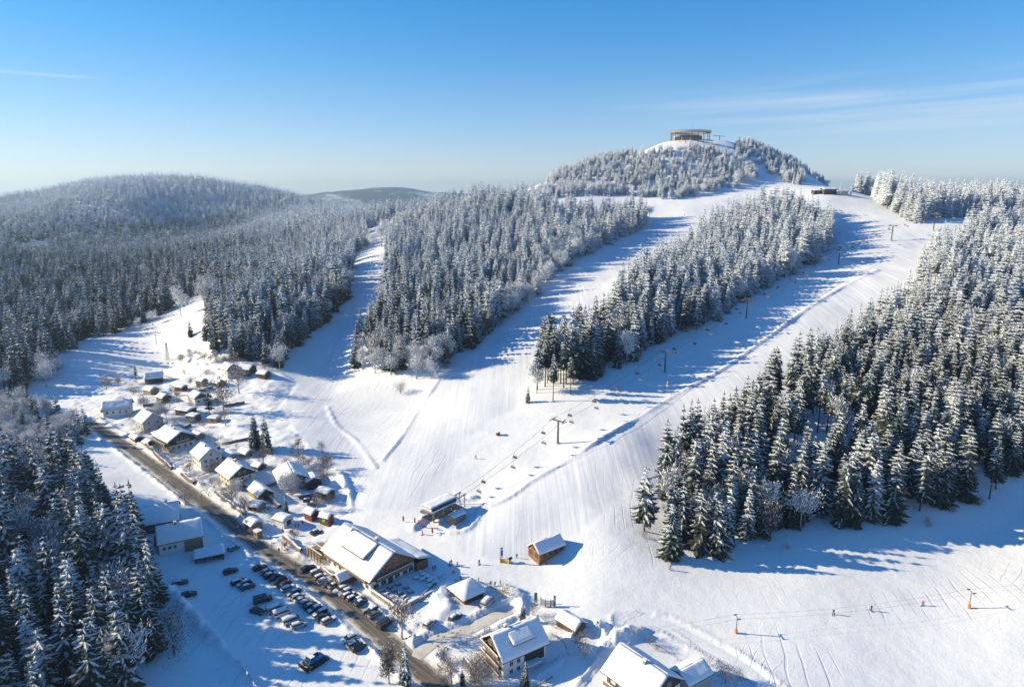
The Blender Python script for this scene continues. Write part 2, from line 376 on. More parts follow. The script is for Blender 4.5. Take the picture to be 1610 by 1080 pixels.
class MB:
    """Collects boxes, bars and sheets; build() links them as one mesh object."""
    def __init__(s): s.v = []; s.f = []; s.mi = []
    def add(s, vs, fs, mi=0):
        o = len(s.v); s.v += [tuple(p) for p in vs]; s.f += [tuple(i+o for i in q) for q in fs]; s.mi += [mi]*len(fs); return s
    def box(s, x0, x1, y0, y1, z0, z1, mi=0):
        return s.add([(x0, y0, z0), (x1, y0, z0), (x1, y1, z0), (x0, y1, z0), (x0, y0, z1), (x1, y0, z1), (x1, y1, z1), (x0, y1, z1)],
                     [(0, 3, 2, 1), (4, 5, 6, 7), (0, 1, 5, 4), (1, 2, 6, 5), (2, 3, 7, 6), (3, 0, 4, 7)], mi)
    def bar(s, a, b, r, n=6, r2=None, mi=0):
        a = Vector(a); b = Vector(b); r2 = r if r2 is None else r2
        d = (b-a).normalized(); u = d.orthogonal().normalized(); w = d.cross(u); vs = []
        for p, q in ((a, r), (b, r2)):
            for i in range(n):
                t = 2*math.pi*(i+.5)/n; vs.append(p+u*(q*math.cos(t))+w*(q*math.sin(t)))
        return s.add(vs, [(i, (i+1) % n, n+(i+1) % n, n+i) for i in range(n)]+[tuple(range(n-1, -1, -1)), tuple(range(n, 2*n))], mi)
    def beam(s, a, b, w, h, mi=0):
        """Rectangular bar from a to b, w wide sideways and h high."""
        a = Vector(a); b = Vector(b); d = (b-a).normalized()
        side = d.cross(Vector((0, 0, 1))); side = side.normalized() if side.length > 1e-4 else Vector((1, 0, 0)); up = side.cross(d)
        vs = [p+side*(sx*w/2)+up*(sz*h/2) for p in (a, b) for sx, sz in ((-1, -1), (1, -1), (1, 1), (-1, 1))]
        return s.add(vs, [(0, 1, 2, 3), (7, 6, 5, 4), (0, 4, 5, 1), (1, 5, 6, 2), (2, 6, 7, 3), (3, 7, 4, 0)], mi)
    def prism(s, prof, y0, y1, mi=0):
        """Profile in x,z extruded along y."""
        n = len(prof); vs = [(x, y0, z) for x, z in prof]+[(x, y1, z) for x, z in prof]
        return s.add(vs, [tuple(range(n)), tuple(range(2*n-1, n-1, -1))]+[(i, n+i, n+(i+1) % n, (i+1) % n) for i in range(n)], mi)
    def build(s, name, mats, parent=None, smooth=False):
        return link_mesh(name, s.v, s.f, mats, parent, s.mi if isinstance(mats, (list, tuple)) and len(mats) > 1 else None, smooth)

# ---------------------------------------------------------------- the snow-covered land
def build_land():
    ax = np.concatenate((np.linspace(-1.9, -.95, 40, endpoint=False), np.linspace(-.95, .95, 640), np.linspace(.95, 1.9, 41)[1:]))
    ys = [60.0]
    while ys[-1] < 15000:
        y = ys[-1]
        ys.append(y + (2.0 if y < 130 else .8 if y < 400 else .8+(y-400)*.0075 if y < 1000 else 5.3+(y-1000)*.045))
    ys = np.array(ys); X = ax[None]*ys[:, None]; Y = np.repeat(ys[:, None], len(ax), 1)
    x, y = X.ravel(), Y.ravel(); h = ground_h(x, y)
    far = sstep(2600, 4200, y)
    h += far*(220*vnoise(x/2100, y/2100, 21)+110*vnoise(x/900, y/900, 22)+50*vnoise(x/380, y/380, 23))*.8
    # the broad mountain beyond the valley and low ridges left and right on the horizon
    for u, vt, t, wx, wy in ((570,299,5600,520,700),(612,293.5,6200,560,900),(690,303,6400,600,900),(520,303,5400,420,700),(-30,310,5200,700,800),(1700,290,9000,1500,1100),(1560,291,9500,1300,1000),(760,309,7000,800,900)):
        p = unproject(u, vt, t); zb = -150
        h = np.maximum(h, np.where(y > 3000, zb+(p[2]-zb)*np.exp(-((x-p[0])/wx)**2*.5-((y-p[1])/wy)**2*.5)+far*(26*vnoise(x/330, y/330, 24)+9*vnoise(x/120, y/120, 25)), h))
    nr, nc = X.shape
    i = np.arange(nr-1)[:, None]*nc+np.arange(nc-1)[None]
    f = np.stack((i, i+1, i+nc+1, i+nc), -1).reshape(-1, 4)
    me = bpy.data.meshes.new('snowy_ground')
    me.vertices.add(len(x)); me.vertices.foreach_set('co', np.stack((x, y, h), -1).ravel())
    me.loops.add(f.size); me.loops.foreach_set('vertex_index', f.ravel().astype(np.int32))
    me.polygons.add(len(f)); me.polygons.foreach_set('loop_start', np.arange(0, f.size, 4, dtype=np.int32)); 
    me.update(calc_edges=True)
    # masks
    groom = np.zeros(len(x)); jx, jy = 7*vnoise(x/14, y/14, 71), 7*vnoise(x/14, y/14, 72)
    for pg in PISTES: groom = np.maximum(groom, inside(x+jx, y+jy, pg).astype(float))
    g2 = groom.reshape(nr, nc)
    for _ in range(5): g2 = (g2+np.roll(g2, 1, 0)+np.roll(g2, -1, 0)+np.roll(g2, 1, 1)+np.roll(g2, -1, 1))/5
    groom = g2.ravel()
    d1, _, _ = poly_dist(x, y, ROAD, 16); d2, _, _ = poly_dist(x, y, SIDE_ROAD, 16)
    dirt = np.maximum(.55*(1-sstep(3.4, 5.6, d1)), .4*(1-sstep(2.4, 3.8, d2)))
    dirt = np.maximum(dirt, np.where(inside(x, y, FRONT), .16, 0))
    dirt = np.maximum(dirt, np.where(inside(x, y, YARD), .05, 0))
    tracks = np.zeros(len(x))
    for pg in TRACKS: tracks = np.maximum(tracks, inside(x+jx, y+jy, pg)*1.0)
    t2 = tracks.reshape(nr, nc)
    for _ in range(12): t2 = (t2+np.roll(t2, 1, 0)+np.roll(t2, -1, 0)+np.roll(t2, 1, 1)+np.roll(t2, -1, 1))/5
    for nm, a in (('tracks', t2.ravel()), ('groom', groom), ('dirt', dirt), ('wood', sstep(1500, 2300, y))):
        t = me.attributes.new(nm, 'FLOAT', 'POINT'); t.data.foreach_set('value', a.astype(np.float32))
    o = link_me('snowy_ground', me, M['ground'], smooth=True)
    return tag(o, 'snow covered ground with groomed ski slopes, fields and hills', kind='structure')
PISTES = [[at(*p)[:2] for p in q] for q in (
 ((470,690),(480,620),(520,560),(545,500),(560,420),(580,398),(606,396),(608,440),(590,500),(550,560),(520,620),(530,670),(590,735),(640,680),(690,600),(740,565),(830,500),(900,440),(960,400),(1030,350),(1110,322),(1200,305),(1280,300),(1180,325),(1090,372),(1050,400),(960,440),(940,480),(880,530),(830,590),(800,640),(740,690),(700,760),(650,800),(560,800),(590,760),(520,720)),
 ((700,835),(760,800),(850,750),(960,684),(1050,630),(1120,592),(1200,537),(1300,467),(1370,420),(1300,400),(1310,345),(1290,312),(1330,310),(1400,345),(1450,375),(1430,430),(1380,480),(1320,530),(1230,595),(1180,630),(1080,700),(1000,760),(920,840),(820,880),(740,880)))]
TRACKS = [[at(*p)[:2] for p in q] for q in (((880,890),(930,840),(1010,760),(1060,700),(1070,720),(1030,800),(1045,880),(960,895)), ((1120,1085),(1140,1000),(1260,975),(1330,980),(1290,1085)), ((1330,950),(1610,890),(1610,985),(1400,975)), ((515,600),(560,590),(640,605),(690,600),(620,720),(580,720),(530,660)), ((560,740),(640,690),(760,640),(700,740),(650,790),(580,790)), ((290,930),(330,960),(400,1080),(240,1080),(280,1000)), ((300,920),(390,880),(560,1000),(620,1070),(460,1085),(380,1010)))]
land = build_land()
# ---------------------------------------------------------------- road sheets, 4 cm above the ploughed cut
m, k = new_mat('gritted_road'); M['road'] = m
uvn = k.n('ShaderNodeAttribute', attribute_name='across'); across = uvn.outputs['Fac']; along = attr(k, 'along')
pos = k.n('ShaderNodeNewGeometry').outputs['Position']
cv = k.n('ShaderNodeCombineXYZ'); k.l(k.math('MULTIPLY', across, 1.6), cv.inputs[0]); k.l(k.math('MULTIPLY', along, .035), cv.inputs[1])
rut = k.noise(cv.outputs[0], 2.2, 5, .6); spot = k.noise(pos, .35, 6, .65)
c = k.mix(k.rng(rut, .36, .64, 0, 1), (.095, .09, .083), (.20, .175, .14))
lane = k.rng(k.math('ABSOLUTE', k.math('SUBTRACT', k.math('ABSOLUTE', k.math('SUBTRACT', k.math('ABSOLUTE', across), .46)), .2)), .0, .12, 1, 0)
c = k.mix(k.math('MULTIPLY', lane, .55), c, (.06, .058, .056))
edge = k.rng(k.math('ADD', k.math('ABSOLUTE', across), k.math('MULTIPLY', k.math('SUBTRACT', spot, .5), 1.1)), .52, 1.0, 0, 1)
c = k.mix(k.math('MULTIPLY', edge, .9), c, (.52, .46, .37))
c = k.mix(k.math('MULTIPLY', k.rng(spot, .60, .70, 0, 1), .55), c, (.62, .60, .57))
k.l(c, k.b.inputs['Base Color']); k.b.inputs['Roughness'].default_value = .8
M['packed'] = mat('packed_gritty_snow', (.72, .685, .62), .8, noise=(.35, (.52, .46, .38), .7), bump=(1.2, .5))
def road_strip(name, L, w, label, m):
    n = 7; D = np.gradient(L, axis=0); D /= np.linalg.norm(D, axis=1)[:, None]; Nn = np.stack((D[:, 1], -D[:, 0]), -1)
    e = np.linspace(-1, 1, n); wob = w*(1+.10*vnoise(np.arange(len(L))/5.0, np.zeros(len(L)), 41))
    P = L[:, None]+Nn[:, None]*(e[None, :, None]*wob[:, None, None]); x, y = P[..., 0].ravel(), P[..., 1].ravel()
    z = base_h(x, y)-.15+.06+.05*(1-np.tile(e, len(L))**2); V = np.stack((x, y, z), -1)
    i = np.arange(len(L)-1)[:, None]*n+np.arange(n-1)[None]; F = np.stack((i, i+1, i+n+1, i+n), -1).reshape(-1, 4)
    o = link_mesh(name, V, F, m, smooth=True)
    for nm, a in (('across', np.tile(e, len(L))), ('along', np.repeat(np.arange(len(L))*2.0, n))):
        t = o.data.attributes.new(nm, 'FLOAT', 'POINT'); t.data.foreach_set('value', a.astype(np.float32))
    return tag(o, label, kind='structure')
road_strip('village_road', ROAD, 3.0, 'cleared gritty village road running past the car park', M['road'])
road_strip('side_road', SIDE_ROAD, 2.0, 'gritty side road turning off towards the pistes', M['packed'])
road_strip('groomed_lane', LANE, 2.0, 'snow covered lane running down to the right behind the bottom house', M['ground'])
# ================================================================ forest
def rime_mat(name, dark, dark2, lo, hi, pale=(.79, .84, .90), amt=.55):
    """Needles or twigs with snow and rime: attribute 'snow' (where snow can lie on a branch) plus noise against a threshold that
    drops with altitude (more rime towards the summit) and varies from tree to tree."""
    m, k = new_mat(name)
    g = k.n('ShaderNodeNewGeometry'); oi = k.n('ShaderNodeObjectInfo'); tc = k.n('ShaderNodeTexCoord')
    sx = k.n('ShaderNodeSeparateXYZ'); k.l(oi.outputs['Location'], sx.inputs[0])
    sp = k.n('ShaderNodeSeparateXYZ'); k.l(tc.outputs['Object'], sp.inputs[0])
    frost = k.math('ADD', k.rng(sx.outputs[2], 18, 105, 0, 1.15, False), k.math('MULTIPLY', k.math('SUBTRACT', oi.outputs['Random'], .5), .42))
    thr = k.rng(frost, 0, 1, lo, hi, False)
    sn = attr(k, 'snow')
    val = k.math('ADD', k.math('MULTIPLY', sn, .78), k.math('MULTIPLY', k.noise(tc.outputs['Object'], .55, 3, .6), amt))
    f = k.math('MULTIPLY', k.rng(k.math('SUBTRACT', val, thr), -.09, .10, 0, 1), k.math('SUBTRACT', 1.0, k.math('MULTIPLY', g.outputs['Backfacing'], .3)))
    d = k.mix(oi.outputs['Random'], dark, dark2)
    f = k.math('MAXIMUM', f, k.rng(frost, .40, 1.15, .02, .88, False))
    k.l(k.mix(f, d, pale), k.b.inputs['Base Color']); k.b.inputs['Roughness'].default_value = .8; k.b.inputs['Specular IOR Level'].default_value = .1
    return m
M['needles'] = rime_mat('snowy_spruce_needles', (.026, .038, .030), (.050, .056, .036), .90, -.30)
M['greener'] = rime_mat('dark_spruce_needles', (.020, .032, .018), (.034, .05, .022), .80, .70)
M['twigs'] = rime_mat('rimed_twigs', (.20, .195, .20), (.27, .255, .25), .50, -.05, (.83, .85, .88), .5)
M['bare'] = rime_mat('brown_twigs', (.13, .10, .085), (.22, .17, .13), .78, .45, (.78, .78, .80), .5)
M['bark'] = mat('bark', (.075, .06, .052), .9, noise=(1.5, (.16, .14, .13), .8))
M['palebark'] = mat('rimed_bark', (.16, .14, .13), .9, noise=(1.2, (.5, .5, .52), .8))

def trunk_mesh(name, H, r, m, n=6, lean=0.0, seed=0):
    rr = random.Random(seed); b = MB(); p = Vector((0, 0, -.8)); k = 4
    for i in range(k):
        t = (i+1)/k; q = Vector((rr.uniform(-1, 1)*lean*t, rr.uniform(-1, 1)*lean*t, H*t))
        b.bar(p, q, r*(1-i/k)+.03, n, r*(1-t)+.03); p = q
    me = bpy.data.meshes.new(name); me.from_pydata(b.v, [], b.f); me.materials.append(m); me.update(); return me
def mesh_snow(name, V, F, S, m):
    me = bpy.data.meshes.new(name); me.from_pydata(V, [], F); me.materials.append(m); me.update()
    a = me.attributes.new('snow', 'FLOAT', 'POINT'); a.data.foreach_set('value', np.array(S, np.float32)); return me
def spruce_crown(name, seed, H=23.0, Rm=3.9, bare=.06, rise=.5, whorls=17, per=8, segs=3, twig=True, m=None, shape=.8):
    """Whorls of drooping boughs; each bough a ridged frond with side twigs, snow along its ridge."""
    rr = random.Random(seed); V = []; F = []; S = []
    z0 = bare*H
    side = [rr.uniform(.66, 1.24) for _ in range(8)]
    for w in range(whorls):
        f = (w+rr.uniform(-.35, .35))/whorls; f = min(max(f, 0), .985); z = z0+(H-z0)*f
        rad = Rm*((1-f)**shape)*(1.0 if f > .12 else .72+f*2.3)
        nb = max(4, int(per*(1-.5*f)+.5)); a0 = rr.uniform(0, 6.28)
        for j in range(nb):
            a = a0+2*math.pi*(j+rr.uniform(-.3, .3))/nb
            L = rad*rr.uniform(.68, 1.12)*side[int(a/6.2832*8) % 8]+.25
            if rr.random() < .06: continue
            ca, sa = math.cos(a), math.sin(a); droop = rr.uniform(.32, .62)*L*(1-.55*f); up = .16*L
            wd = min(.36*L+.25, 1.45)*rr.uniform(.8, 1.2); bs = rr.uniform(-.2, .2)+(f-.45)*rise
            prev = None
            for s in range(segs+1):
                t = s/segs; d = L*t; zz = z+.25-droop*(t**1.3)+up*max(0, t-.62)*1.5
                ww = wd*(math.sin(math.pi*min(.97, .16+.80*t))**.9); th = .30*ww+.05
                cx, cyy = ca*d, sa*d
                i = len(V)
                V += [(cx-sa*ww, cyy+ca*ww, zz-th-rr.uniform(0, .18)), (cx, cyy, zz+.12), (cx+sa*ww, cyy-ca*ww, zz-th-rr.uniform(0, .18))]
                S += [.12+bs, .85+bs+.15*t, .12+bs]
                if prev is not None: F += [(prev, i, i+1, prev+1), (prev+1, i+1, i+2, prev+2)]
                if twig and 0 < s <= segs:
                    for sg in (-1, 1):
                        e = len(V); q = rr.uniform(.55, 1.0)*ww*1.5+.12
                        bx, by = cx-ca*L*.16, cyy-sa*L*.16
                        V += [(bx, by, zz+.06), (cx+sg*sa*-1*ww*.5, cyy+sg*ca*ww*.5, zz-.05), (cx+ca*q*.55-sg*sa*q*1.05, cyy+sa*q*.55+sg*ca*q*1.05, zz-.42*q-rr.uniform(0, .25))]
                        S += [.75+bs, .5+bs, .05+bs]; F.append((e, e+1, e+2) if sg > 0 else (e, e+2, e+1))
                prev = i
            e = len(V); V.append((ca*(L+.35), sa*(L+.35), z+.1-droop*1.05+up*.5)); S.append(.55+bs); F += [(prev, e, prev+1), (prev+1, e, prev+2)]
    e = len(V)
    for q in range(4): V.append((.2*math.cos(q*1.571), .2*math.sin(q*1.571), H*.97)); S.append(.15)
    V.append((0, 0, H+.7)); S.append(.3)
    F += [(e+q, e+(q+1) % 4, e+4) for q in range(4)]
    return mesh_snow(name, V, F, S, m or M['needles'])
def leafy_crown(name, seed, H=15.0, Rm=4.2, n_limb=7, twigs=26, m=None, fine=True, narrow=1.0, low=.22):
    """Bare broadleaf crown: forking limbs and many thin twig blades in loose clumps."""
    rr = random.Random(seed); V = []; F = []; S = []; b = MB()
    ends = []
    for i in range(n_limb):
        a = 2*math.pi*(i+rr.random()*.7)/n_limb; z = H*rr.uniform(low, .55); out = Rm*rr.uniform(.45, .8)*narrow; zt = z+H*rr.uniform(.22, .42)
        p0 = Vector((0, 0, z)); p1 = Vector((math.cos(a)*out, math.sin(a)*out, min(zt, H*.93))); mid = (p0+p1)/2+Vector((0, 0, H*.03))
        b.bar(p0, mid, .13*H/15, 4, .085*H/15); b.bar(mid, p1, .085*H/15, 4, .03)
        ends += [p1, mid]
        for q in range(3):
            s = p0.lerp(p1, rr.uniform(.35, .9)); d = Vector((rr.uniform(-1, 1), rr.uniform(-1, 1), rr.uniform(.1, 1.2)))*Rm*.42
            b.bar(s, s+d, .05*H/15, 3, .02); ends.append(s+d)
    top = Vector((0, 0, H*.95)); b.bar((0, 0, H*.5), top, .12*H/15, 4, .03); ends += [top, top-Vector((0, 0, H*.14)), top-Vector((0, 0, H*.28))]
    V = list(b.v); F = list(b.f); S = [.25]*len(V)
    for e in ends:
        for t in range(twigs):
            o = e+Vector((rr.gauss(0, 1), rr.gauss(0, 1), rr.gauss(0, .9)))*Rm*.26
            d = (o-Vector((0, 0, H*.35))).normalized()+Vector((rr.uniform(-.7, .7), rr.uniform(-.7, .7), rr.uniform(-.35, .6)))
            L = rr.uniform(.55, 1.3)*H/15*(1 if fine else 1.8); wd = (.07 if fine else .2)*H/15*rr.uniform(.7, 1.5)
            d.normalize(); u = d.orthogonal().normalized(); u.rotate(Matrix.Rotation(rr.uniform(0, 6.28), 3, d)); i = len(V)
            V += [o-u*wd, o+u*wd, o+d*L*.6+u*wd*2.4, o+d*L]; s = rr.uniform(.2, .95); S += [s*.6, s*.7, s, s]
            F.append((i, i+1, i+2, i+3))
    return mesh_snow(name, [tuple(v) for v in V], F, S, m or M['twigs'])

HI = [spruce_crown('spruce_crown', 10+i, H=23, Rm=(4.4, 3.6, 5.0, 3.9, 4.6, 4.2, 5.2, 3.4)[i], bare=(.05, .1, .03, .16, .06, .22, .02, .12)[i], shape=(.82, .95, .75, .9, .7, .62, .8, 1.05)[i], whorls=(17, 19, 16, 15, 18, 14, 17, 20)[i], per=(8, 7, 9, 8, 9, 7, 9, 7)[i]) for i in range(8)]
TALL = [spruce_crown('tall_spruce_crown', 30+i, H=24, Rm=3.1, bare=.45, whorls=15, per=8, shape=.55) for i in range(3)]
DARK = spruce_crown('dark_spruce_crown', 40, H=23, Rm=4.9, bare=.02, whorls=24, per=10, m=M['greener'], shape=.7)
SPR_TRUNK = trunk_mesh('spruce_trunk', 22.5, .30, M['bark'])
LEAF = [leafy_crown('rimed_crown', 50+i, H=(15, 13, 17)[i], Rm=(4.4, 4.6, 3.8)[i], twigs=34) for i in range(3)]
LEAF_TRUNK = trunk_mesh('pale_trunk', 11, .24, M['palebark'], lean=.25, seed=3)
BARE = [leafy_crown('bare_crown', 60+i, H=12, Rm=3.8, twigs=17, m=M['bare']) for i in range(2)]
LARCH = leafy_crown('larch_crown', 66, H=20, Rm=3.6, n_limb=16, twigs=22, m=M['bare'], narrow=.8, low=.15)
BUSH = [leafy_crown('bush_crown', 70+i, H=3.2, Rm=2.0, n_limb=9, twigs=26, m=M['bare'] if i else M['twigs'], low=.05) for i in range(2)]

# ---- where trees stand: outlines on the ground (drawn over the photograph, standing on the land)
def region(*p): return np.array([at(*q)[:2] for q in p])
def W(*p): return np.array(p, float)
blkA = np.concatenate((region((60,762),(120,768),(165,800),(200,850),(232,905),(248,960),(252,1020),(238,1079)), W((-95,120),(-330,120),(-330,250))))
blkB = np.concatenate((region((-60,640),(20,632),(80,655),(140,680),(138,694),(90,712),(40,735),(-60,745)), W((-330,270),(-360,330))))
blkC = np.concatenate((W((-420,330)), region((0,622),(70,612),(96,590),(84,572),(100,556),(135,538),(195,518),(240,500),(272,484),(310,470),(330,455),(360,440),(400,420),(450,400),(520,378),(575,362),(600,352)),
     W((-60,1150),(-200,1500),(-300,2150),(-1900,2150),(-1700,900),(-700,420))))
blkD = region((335,560),(330,510),(322,470),(345,440),(420,405),(520,378),(572,364),(578,388),(558,400),(555,470),(520,500),(500,515),(470,545),(440,578),(400,572))
blkE = region((558,578),(600,588),(660,594),(690,585),(720,568),(760,535),(790,510),(850,462),(880,432),(915,408),(960,385),(1010,360),(1022,344),(985,340),(930,346),(880,342),(840,322),(800,320),(740,326),(690,335),(640,352),(606,380),(608,440),(592,500),(565,540))
blkF1 = np.concatenate((region((838,304),(852,312),(890,310),(960,308),(1050,314),(1100,306),(1160,296),(1195,284),(1180,262),(1150,247),(1120,237),(1060,237),(1010,244),(975,252),(958,243),(930,250),(890,270),(862,288)), ))
blkF2 = np.concatenate((region((1158,244),(1200,264),(1225,284),(1262,292),(1302,290)), W((425,930),(410,1030),(330,1040),(300,985))))
blkF3 = W((60,930),(150,930),(190,925),(290,930),(360,940),(420,920),(420,1010),(300,1060),(150,1050),(40,1000))
blkG = region((838,626),(870,636),(895,626),(930,600),(985,578),(1050,540),(1130,502),(1205,455),(1270,420),(1306,388),(1305,362),(1265,338),(1200,334),(1140,352),(1085,392),(1040,425),(975,470),(955,520),(900,555),(850,580))
blkH = np.concatenate((region((1056,872),(1130,868),(1190,858),(1250,850),(1300,838),(1345,830),(1440,826),(1480,806),(1520,792),(1600,776)), W((330,250),(420,300),(520,420),(560,600)), region((1610,352),(1560,356),(1520,372),(1480,398),(1446,440),(1436,462),(1420,490),(1372,520),(1330,550),(1235,605),(1205,640),(1130,690),(1075,725),(1045,775),(1050,830))))
blkI = np.concatenate((region((1362,302),(1375,316),(1400,335),(1435,352),(1460,348),(1500,344),(1560,340),(1610,345)), W((620,800),(560,880),(430,860),(370,800))))
NOGO = [W((165,926),(305,926),(320,1080),(150,1080)), region((1262,692),(1335,690),(1342,738),(1250,742)), region((1290,300),(1340,300),(1345,316),(1290,312)),
        region((22,384),(80,378),(80,390),(30,398)), region((1455,344),(1500,344),(1505,362),(1455,368))]
BARE_ZONE = [region((1436,462),(1446,420),(1500,400),(1560,420),(1560,470),(1470,480)), region((1205,660),(1235,610),(1340,585),(1362,690),(1300,742),(1225,735))]
LEAFZ = [blkB, region((560,580),(600,590),(690,597),(725,570),(720,545),(690,560),(600,560),(570,555)), region((790,512),(850,462),(920,406),(930,380),(900,385),(850,430),(795,480)),
         region((575,362),(602,352),(640,352),(606,395),(578,390)), region((300,470),(332,455),(338,480),(305,490))]
rs = np.random.RandomState(3)
def fill(poly, step, jit=.8):
    x0, y0 = poly.min(0); x1, y1 = poly.max(0)
    gx, gy = np.meshgrid(np.arange(x0, x1, step), np.arange(y0, y1, step*.9)); gx[1::2] += step*.37
    x = (gx+rs.uniform(-jit, jit, gx.shape)*step).ravel(); y = (gy+rs.uniform(-jit, jit, gy.shape)*step).ravel()
    k = inside(x, y, poly)
    for n in NOGO: k &= ~inside(x, y, n)
    return x[k], y[k]
T = []          # x, y, height, kind (0 spruce, 1 tall bare-stemmed spruce, 2 broadleaf), block
for bi, (poly, step, hm, leafp) in enumerate(((blkA, 6.0, 24.5, .06), (blkB, 5.6, 14, .85), (blkC, 8.2, 25, .035), (blkD, 5.9, 22.5, .05), (blkE, 5.9, 23, .055), (blkF1, 5.7, 12.5, .16), (blkF2, 5.7, 12.5, .15), (blkF3, 6, 13, .2), (blkG, 5.6, 25.5, .09), (blkH, 6.1, 25, .05), (blkI, 6.0, 27, .06))):
    x, y = fill(poly, step)
    if bi == 2:     # thin out the far woods a little with distance
        k = rs.rand(len(x)) < np.where(y > 1200, .85, 1); x, y = x[k], y[k]
    big = vnoise(x/45, y/45, 31)+.5; lz = np.zeros(len(x), bool); bz = np.zeros(len(x), bool)
    for z in LEAFZ: lz |= inside(x, y, z)
    for z in BARE_ZONE: bz |= inside(x, y, z)
    if bi == 8: bz |= (x/np.maximum(y, 1) < .10) & (y < 420)
    kind = np.where(rs.rand(len(x)) < np.where(lz, .62, leafp*np.where(big > .62, 2.6, .5)), 2, 0)
    kind = np.where((kind == 0) & (rs.rand(len(x)) < np.where(bz, .95, .07)), 1, kind)
    if bi >= 5 and bi <= 7: kind = np.where(kind == 1, 0, kind)
    gap = vnoise(x/16, y/16, 33)+.35*vnoise(x/6, y/6, 34)
    keep = rs.rand(len(x)) < np.where(bz, .85 if bi == 8 else .42, np.where(gap < -.36, .15, .97)); hgt = hm*(.58+.60*rs.rand(len(x))**.75)*(.80+.36*big)
    hgt = np.where(kind == 2, np.minimum(hgt*.72, 17), hgt)
    for i in np.where(keep)[0]: T.append((x[i], y[i], hgt[i], kind[i], bi))
T = np.array(T)
TZ = ground_h(T[:, 0], T[:, 1])
print('trees', len(T))
# ---- how much of each tree the camera can see: front to back over a coarse picture
def seen_area():
    G = 3.0; gw, gh = int(1610/G)+1, int(1080/G)+1; cov = np.zeros((gh, gw), bool); vis = np.zeros(len(T))
    dep = T[:, 1]*CP-(TZ-CAMZ)*SP; order = np.argsort(dep)
    for i in order:
        if dep[i] > 900: break
        x, y, h = T[i, 0], T[i, 1], T[i, 2]
        def px(z):
            d = y*CP-(z-CAMZ)*SP; return 805+FPX*x/d, 540-FPX*((z-CAMZ)*CP+y*SP)/d
        u0, v0 = px(TZ[i]); u1, v1 = px(TZ[i]+h); r = FPX*h*.16/dep[i]
        a, b = int(v1/G), int(v0/G)
        for q in range(max(a, 0), min(b+1, gh)):
            f = (q*G-v1)/max(v0-v1, 1); w = r*min(1, max(.12, f*1.15)) if T[i, 3] != 2 else r*1.3
            uc = u1+(u0-u1)*f; c0, c1 = max(int((uc-w)/G), 0), min(int((uc+w)/G)+1, gw)
            if c1 > c0: row = cov[q, c0:c1]; vis[i] += (~row).sum(); row[:] = True
    return vis, dep
VIS, DEP = seen_area()
BLOCK = ['the lower left wood beside the car park', 'the pale grove left of the road', 'the valley forest beyond the meadow', 'the wood left of the narrow piste',
 'the forest between the upper pistes', 'the wood on the summit dome', 'the right shoulder of the dome', 'the wood behind the dome', 'the wooded strip beside the chairlift', 'the forest right of the wide piste', 'the wood by the upper lift']
def pixel(x, y, z):
    d = y*CP-(z-CAMZ)*SP; return 805+FPX*x/d, 540-FPX*((z-CAMZ)*CP+y*SP)/d
PX = np.array([pixel(T[i, 0], T[i, 1], TZ[i]+T[i, 2]*.5) for i in range(len(T))])
BOX = {}
for b_ in range(11):
    k_ = (T[:, 4] == b_) & (VIS > 2) & (PX[:, 0] > 0) & (PX[:, 0] < 1610)
    if k_.any(): BOX[b_] = (*np.percentile(PX[k_, 0], (25, 75)), *np.percentile(PX[k_, 1], (25, 75)))
def whereabouts(i):
    """Which part of its wood a tree stands in, as seen from the camera."""
    a, b, c, d = BOX[int(T[i, 4])]; u, v = PX[i]
    col = 'left' if u < a else 'right' if u > b else 'middle'; rw = 'upper' if v < c else 'lower' if v > d else 'central'
    return {('middle', 'central'): 'in the heart of'}.get((col, rw), '%s %s in' % (rw, col) if rw != 'central' else '%s in' % col)
def size_word(h, m): return 'tall' if h > m*1.12 else 'short' if h < m*.88 else 'middling'
def pick(kinds, n):
    idx = np.where(np.isin(T[:, 3], kinds) & (VIS >= 2))[0]
    return idx[np.argsort(-VIS[idx])][:n]
chosen = np.zeros(len(T), bool)
def plant(name, crowns, trunk, H, th, x, y, z, h, label, cat, group=None, wide=1.0, rz=None):
    o = thing(name, (x, y, z-.15), label, cat, group, R.uniform(0, 6.28) if rz is None else rz)
    s = h/H; w = s*wide*R.uniform(.9, 1.1); o.scale = (w, w, s)
    if h > 6: o.rotation_euler = (R.gauss(0, .018), R.gauss(0, .018), o.rotation_euler[2])
    c = bpy.data.objects.new('crown', R.choice(crowns)); COL.objects.link(c); c.parent = o
    t = bpy.data.objects.new('trunk', trunk); COL.objects.link(t); t.parent = o
    return o
sp_idx = pick([0, 1], 268)
def forest_tree(i, what, name, cat, crowns, trunk, H, h, m, wide=1.0):
    x, y, _, kd, bi = T[i]; w = whereabouts(i); b_ = BLOCK[int(bi)]
    plant(name, crowns, trunk, H, 0, x, y, TZ[i], h, '%s %s, %s %s' % (size_word(T[i, 2], m), what, w, b_), cat, '%s trees, %s %s' % (size_word(T[i, 2], m), w, b_) + (', ' + what), wide)
    chosen[i] = True
for i in sp_idx:
    h = T[i, 2]
    if T[i, 3] == 1: forest_tree(i, 'bare stemmed spruce', 'spruce_tree', 'spruce tree', TALL, SPR_TRUNK, 24, h*1.04, 23, 1.05)
    else: forest_tree(i, 'snowy spruce', 'spruce_tree', 'spruce tree', HI, SPR_TRUNK, 23, h, 23)
for i in pick([2], 230): forest_tree(i, 'rimed broadleaf tree', 'rimed_tree', 'broadleaf tree', LEAF, LEAF_TRUNK, 15, T[i, 2], 14)

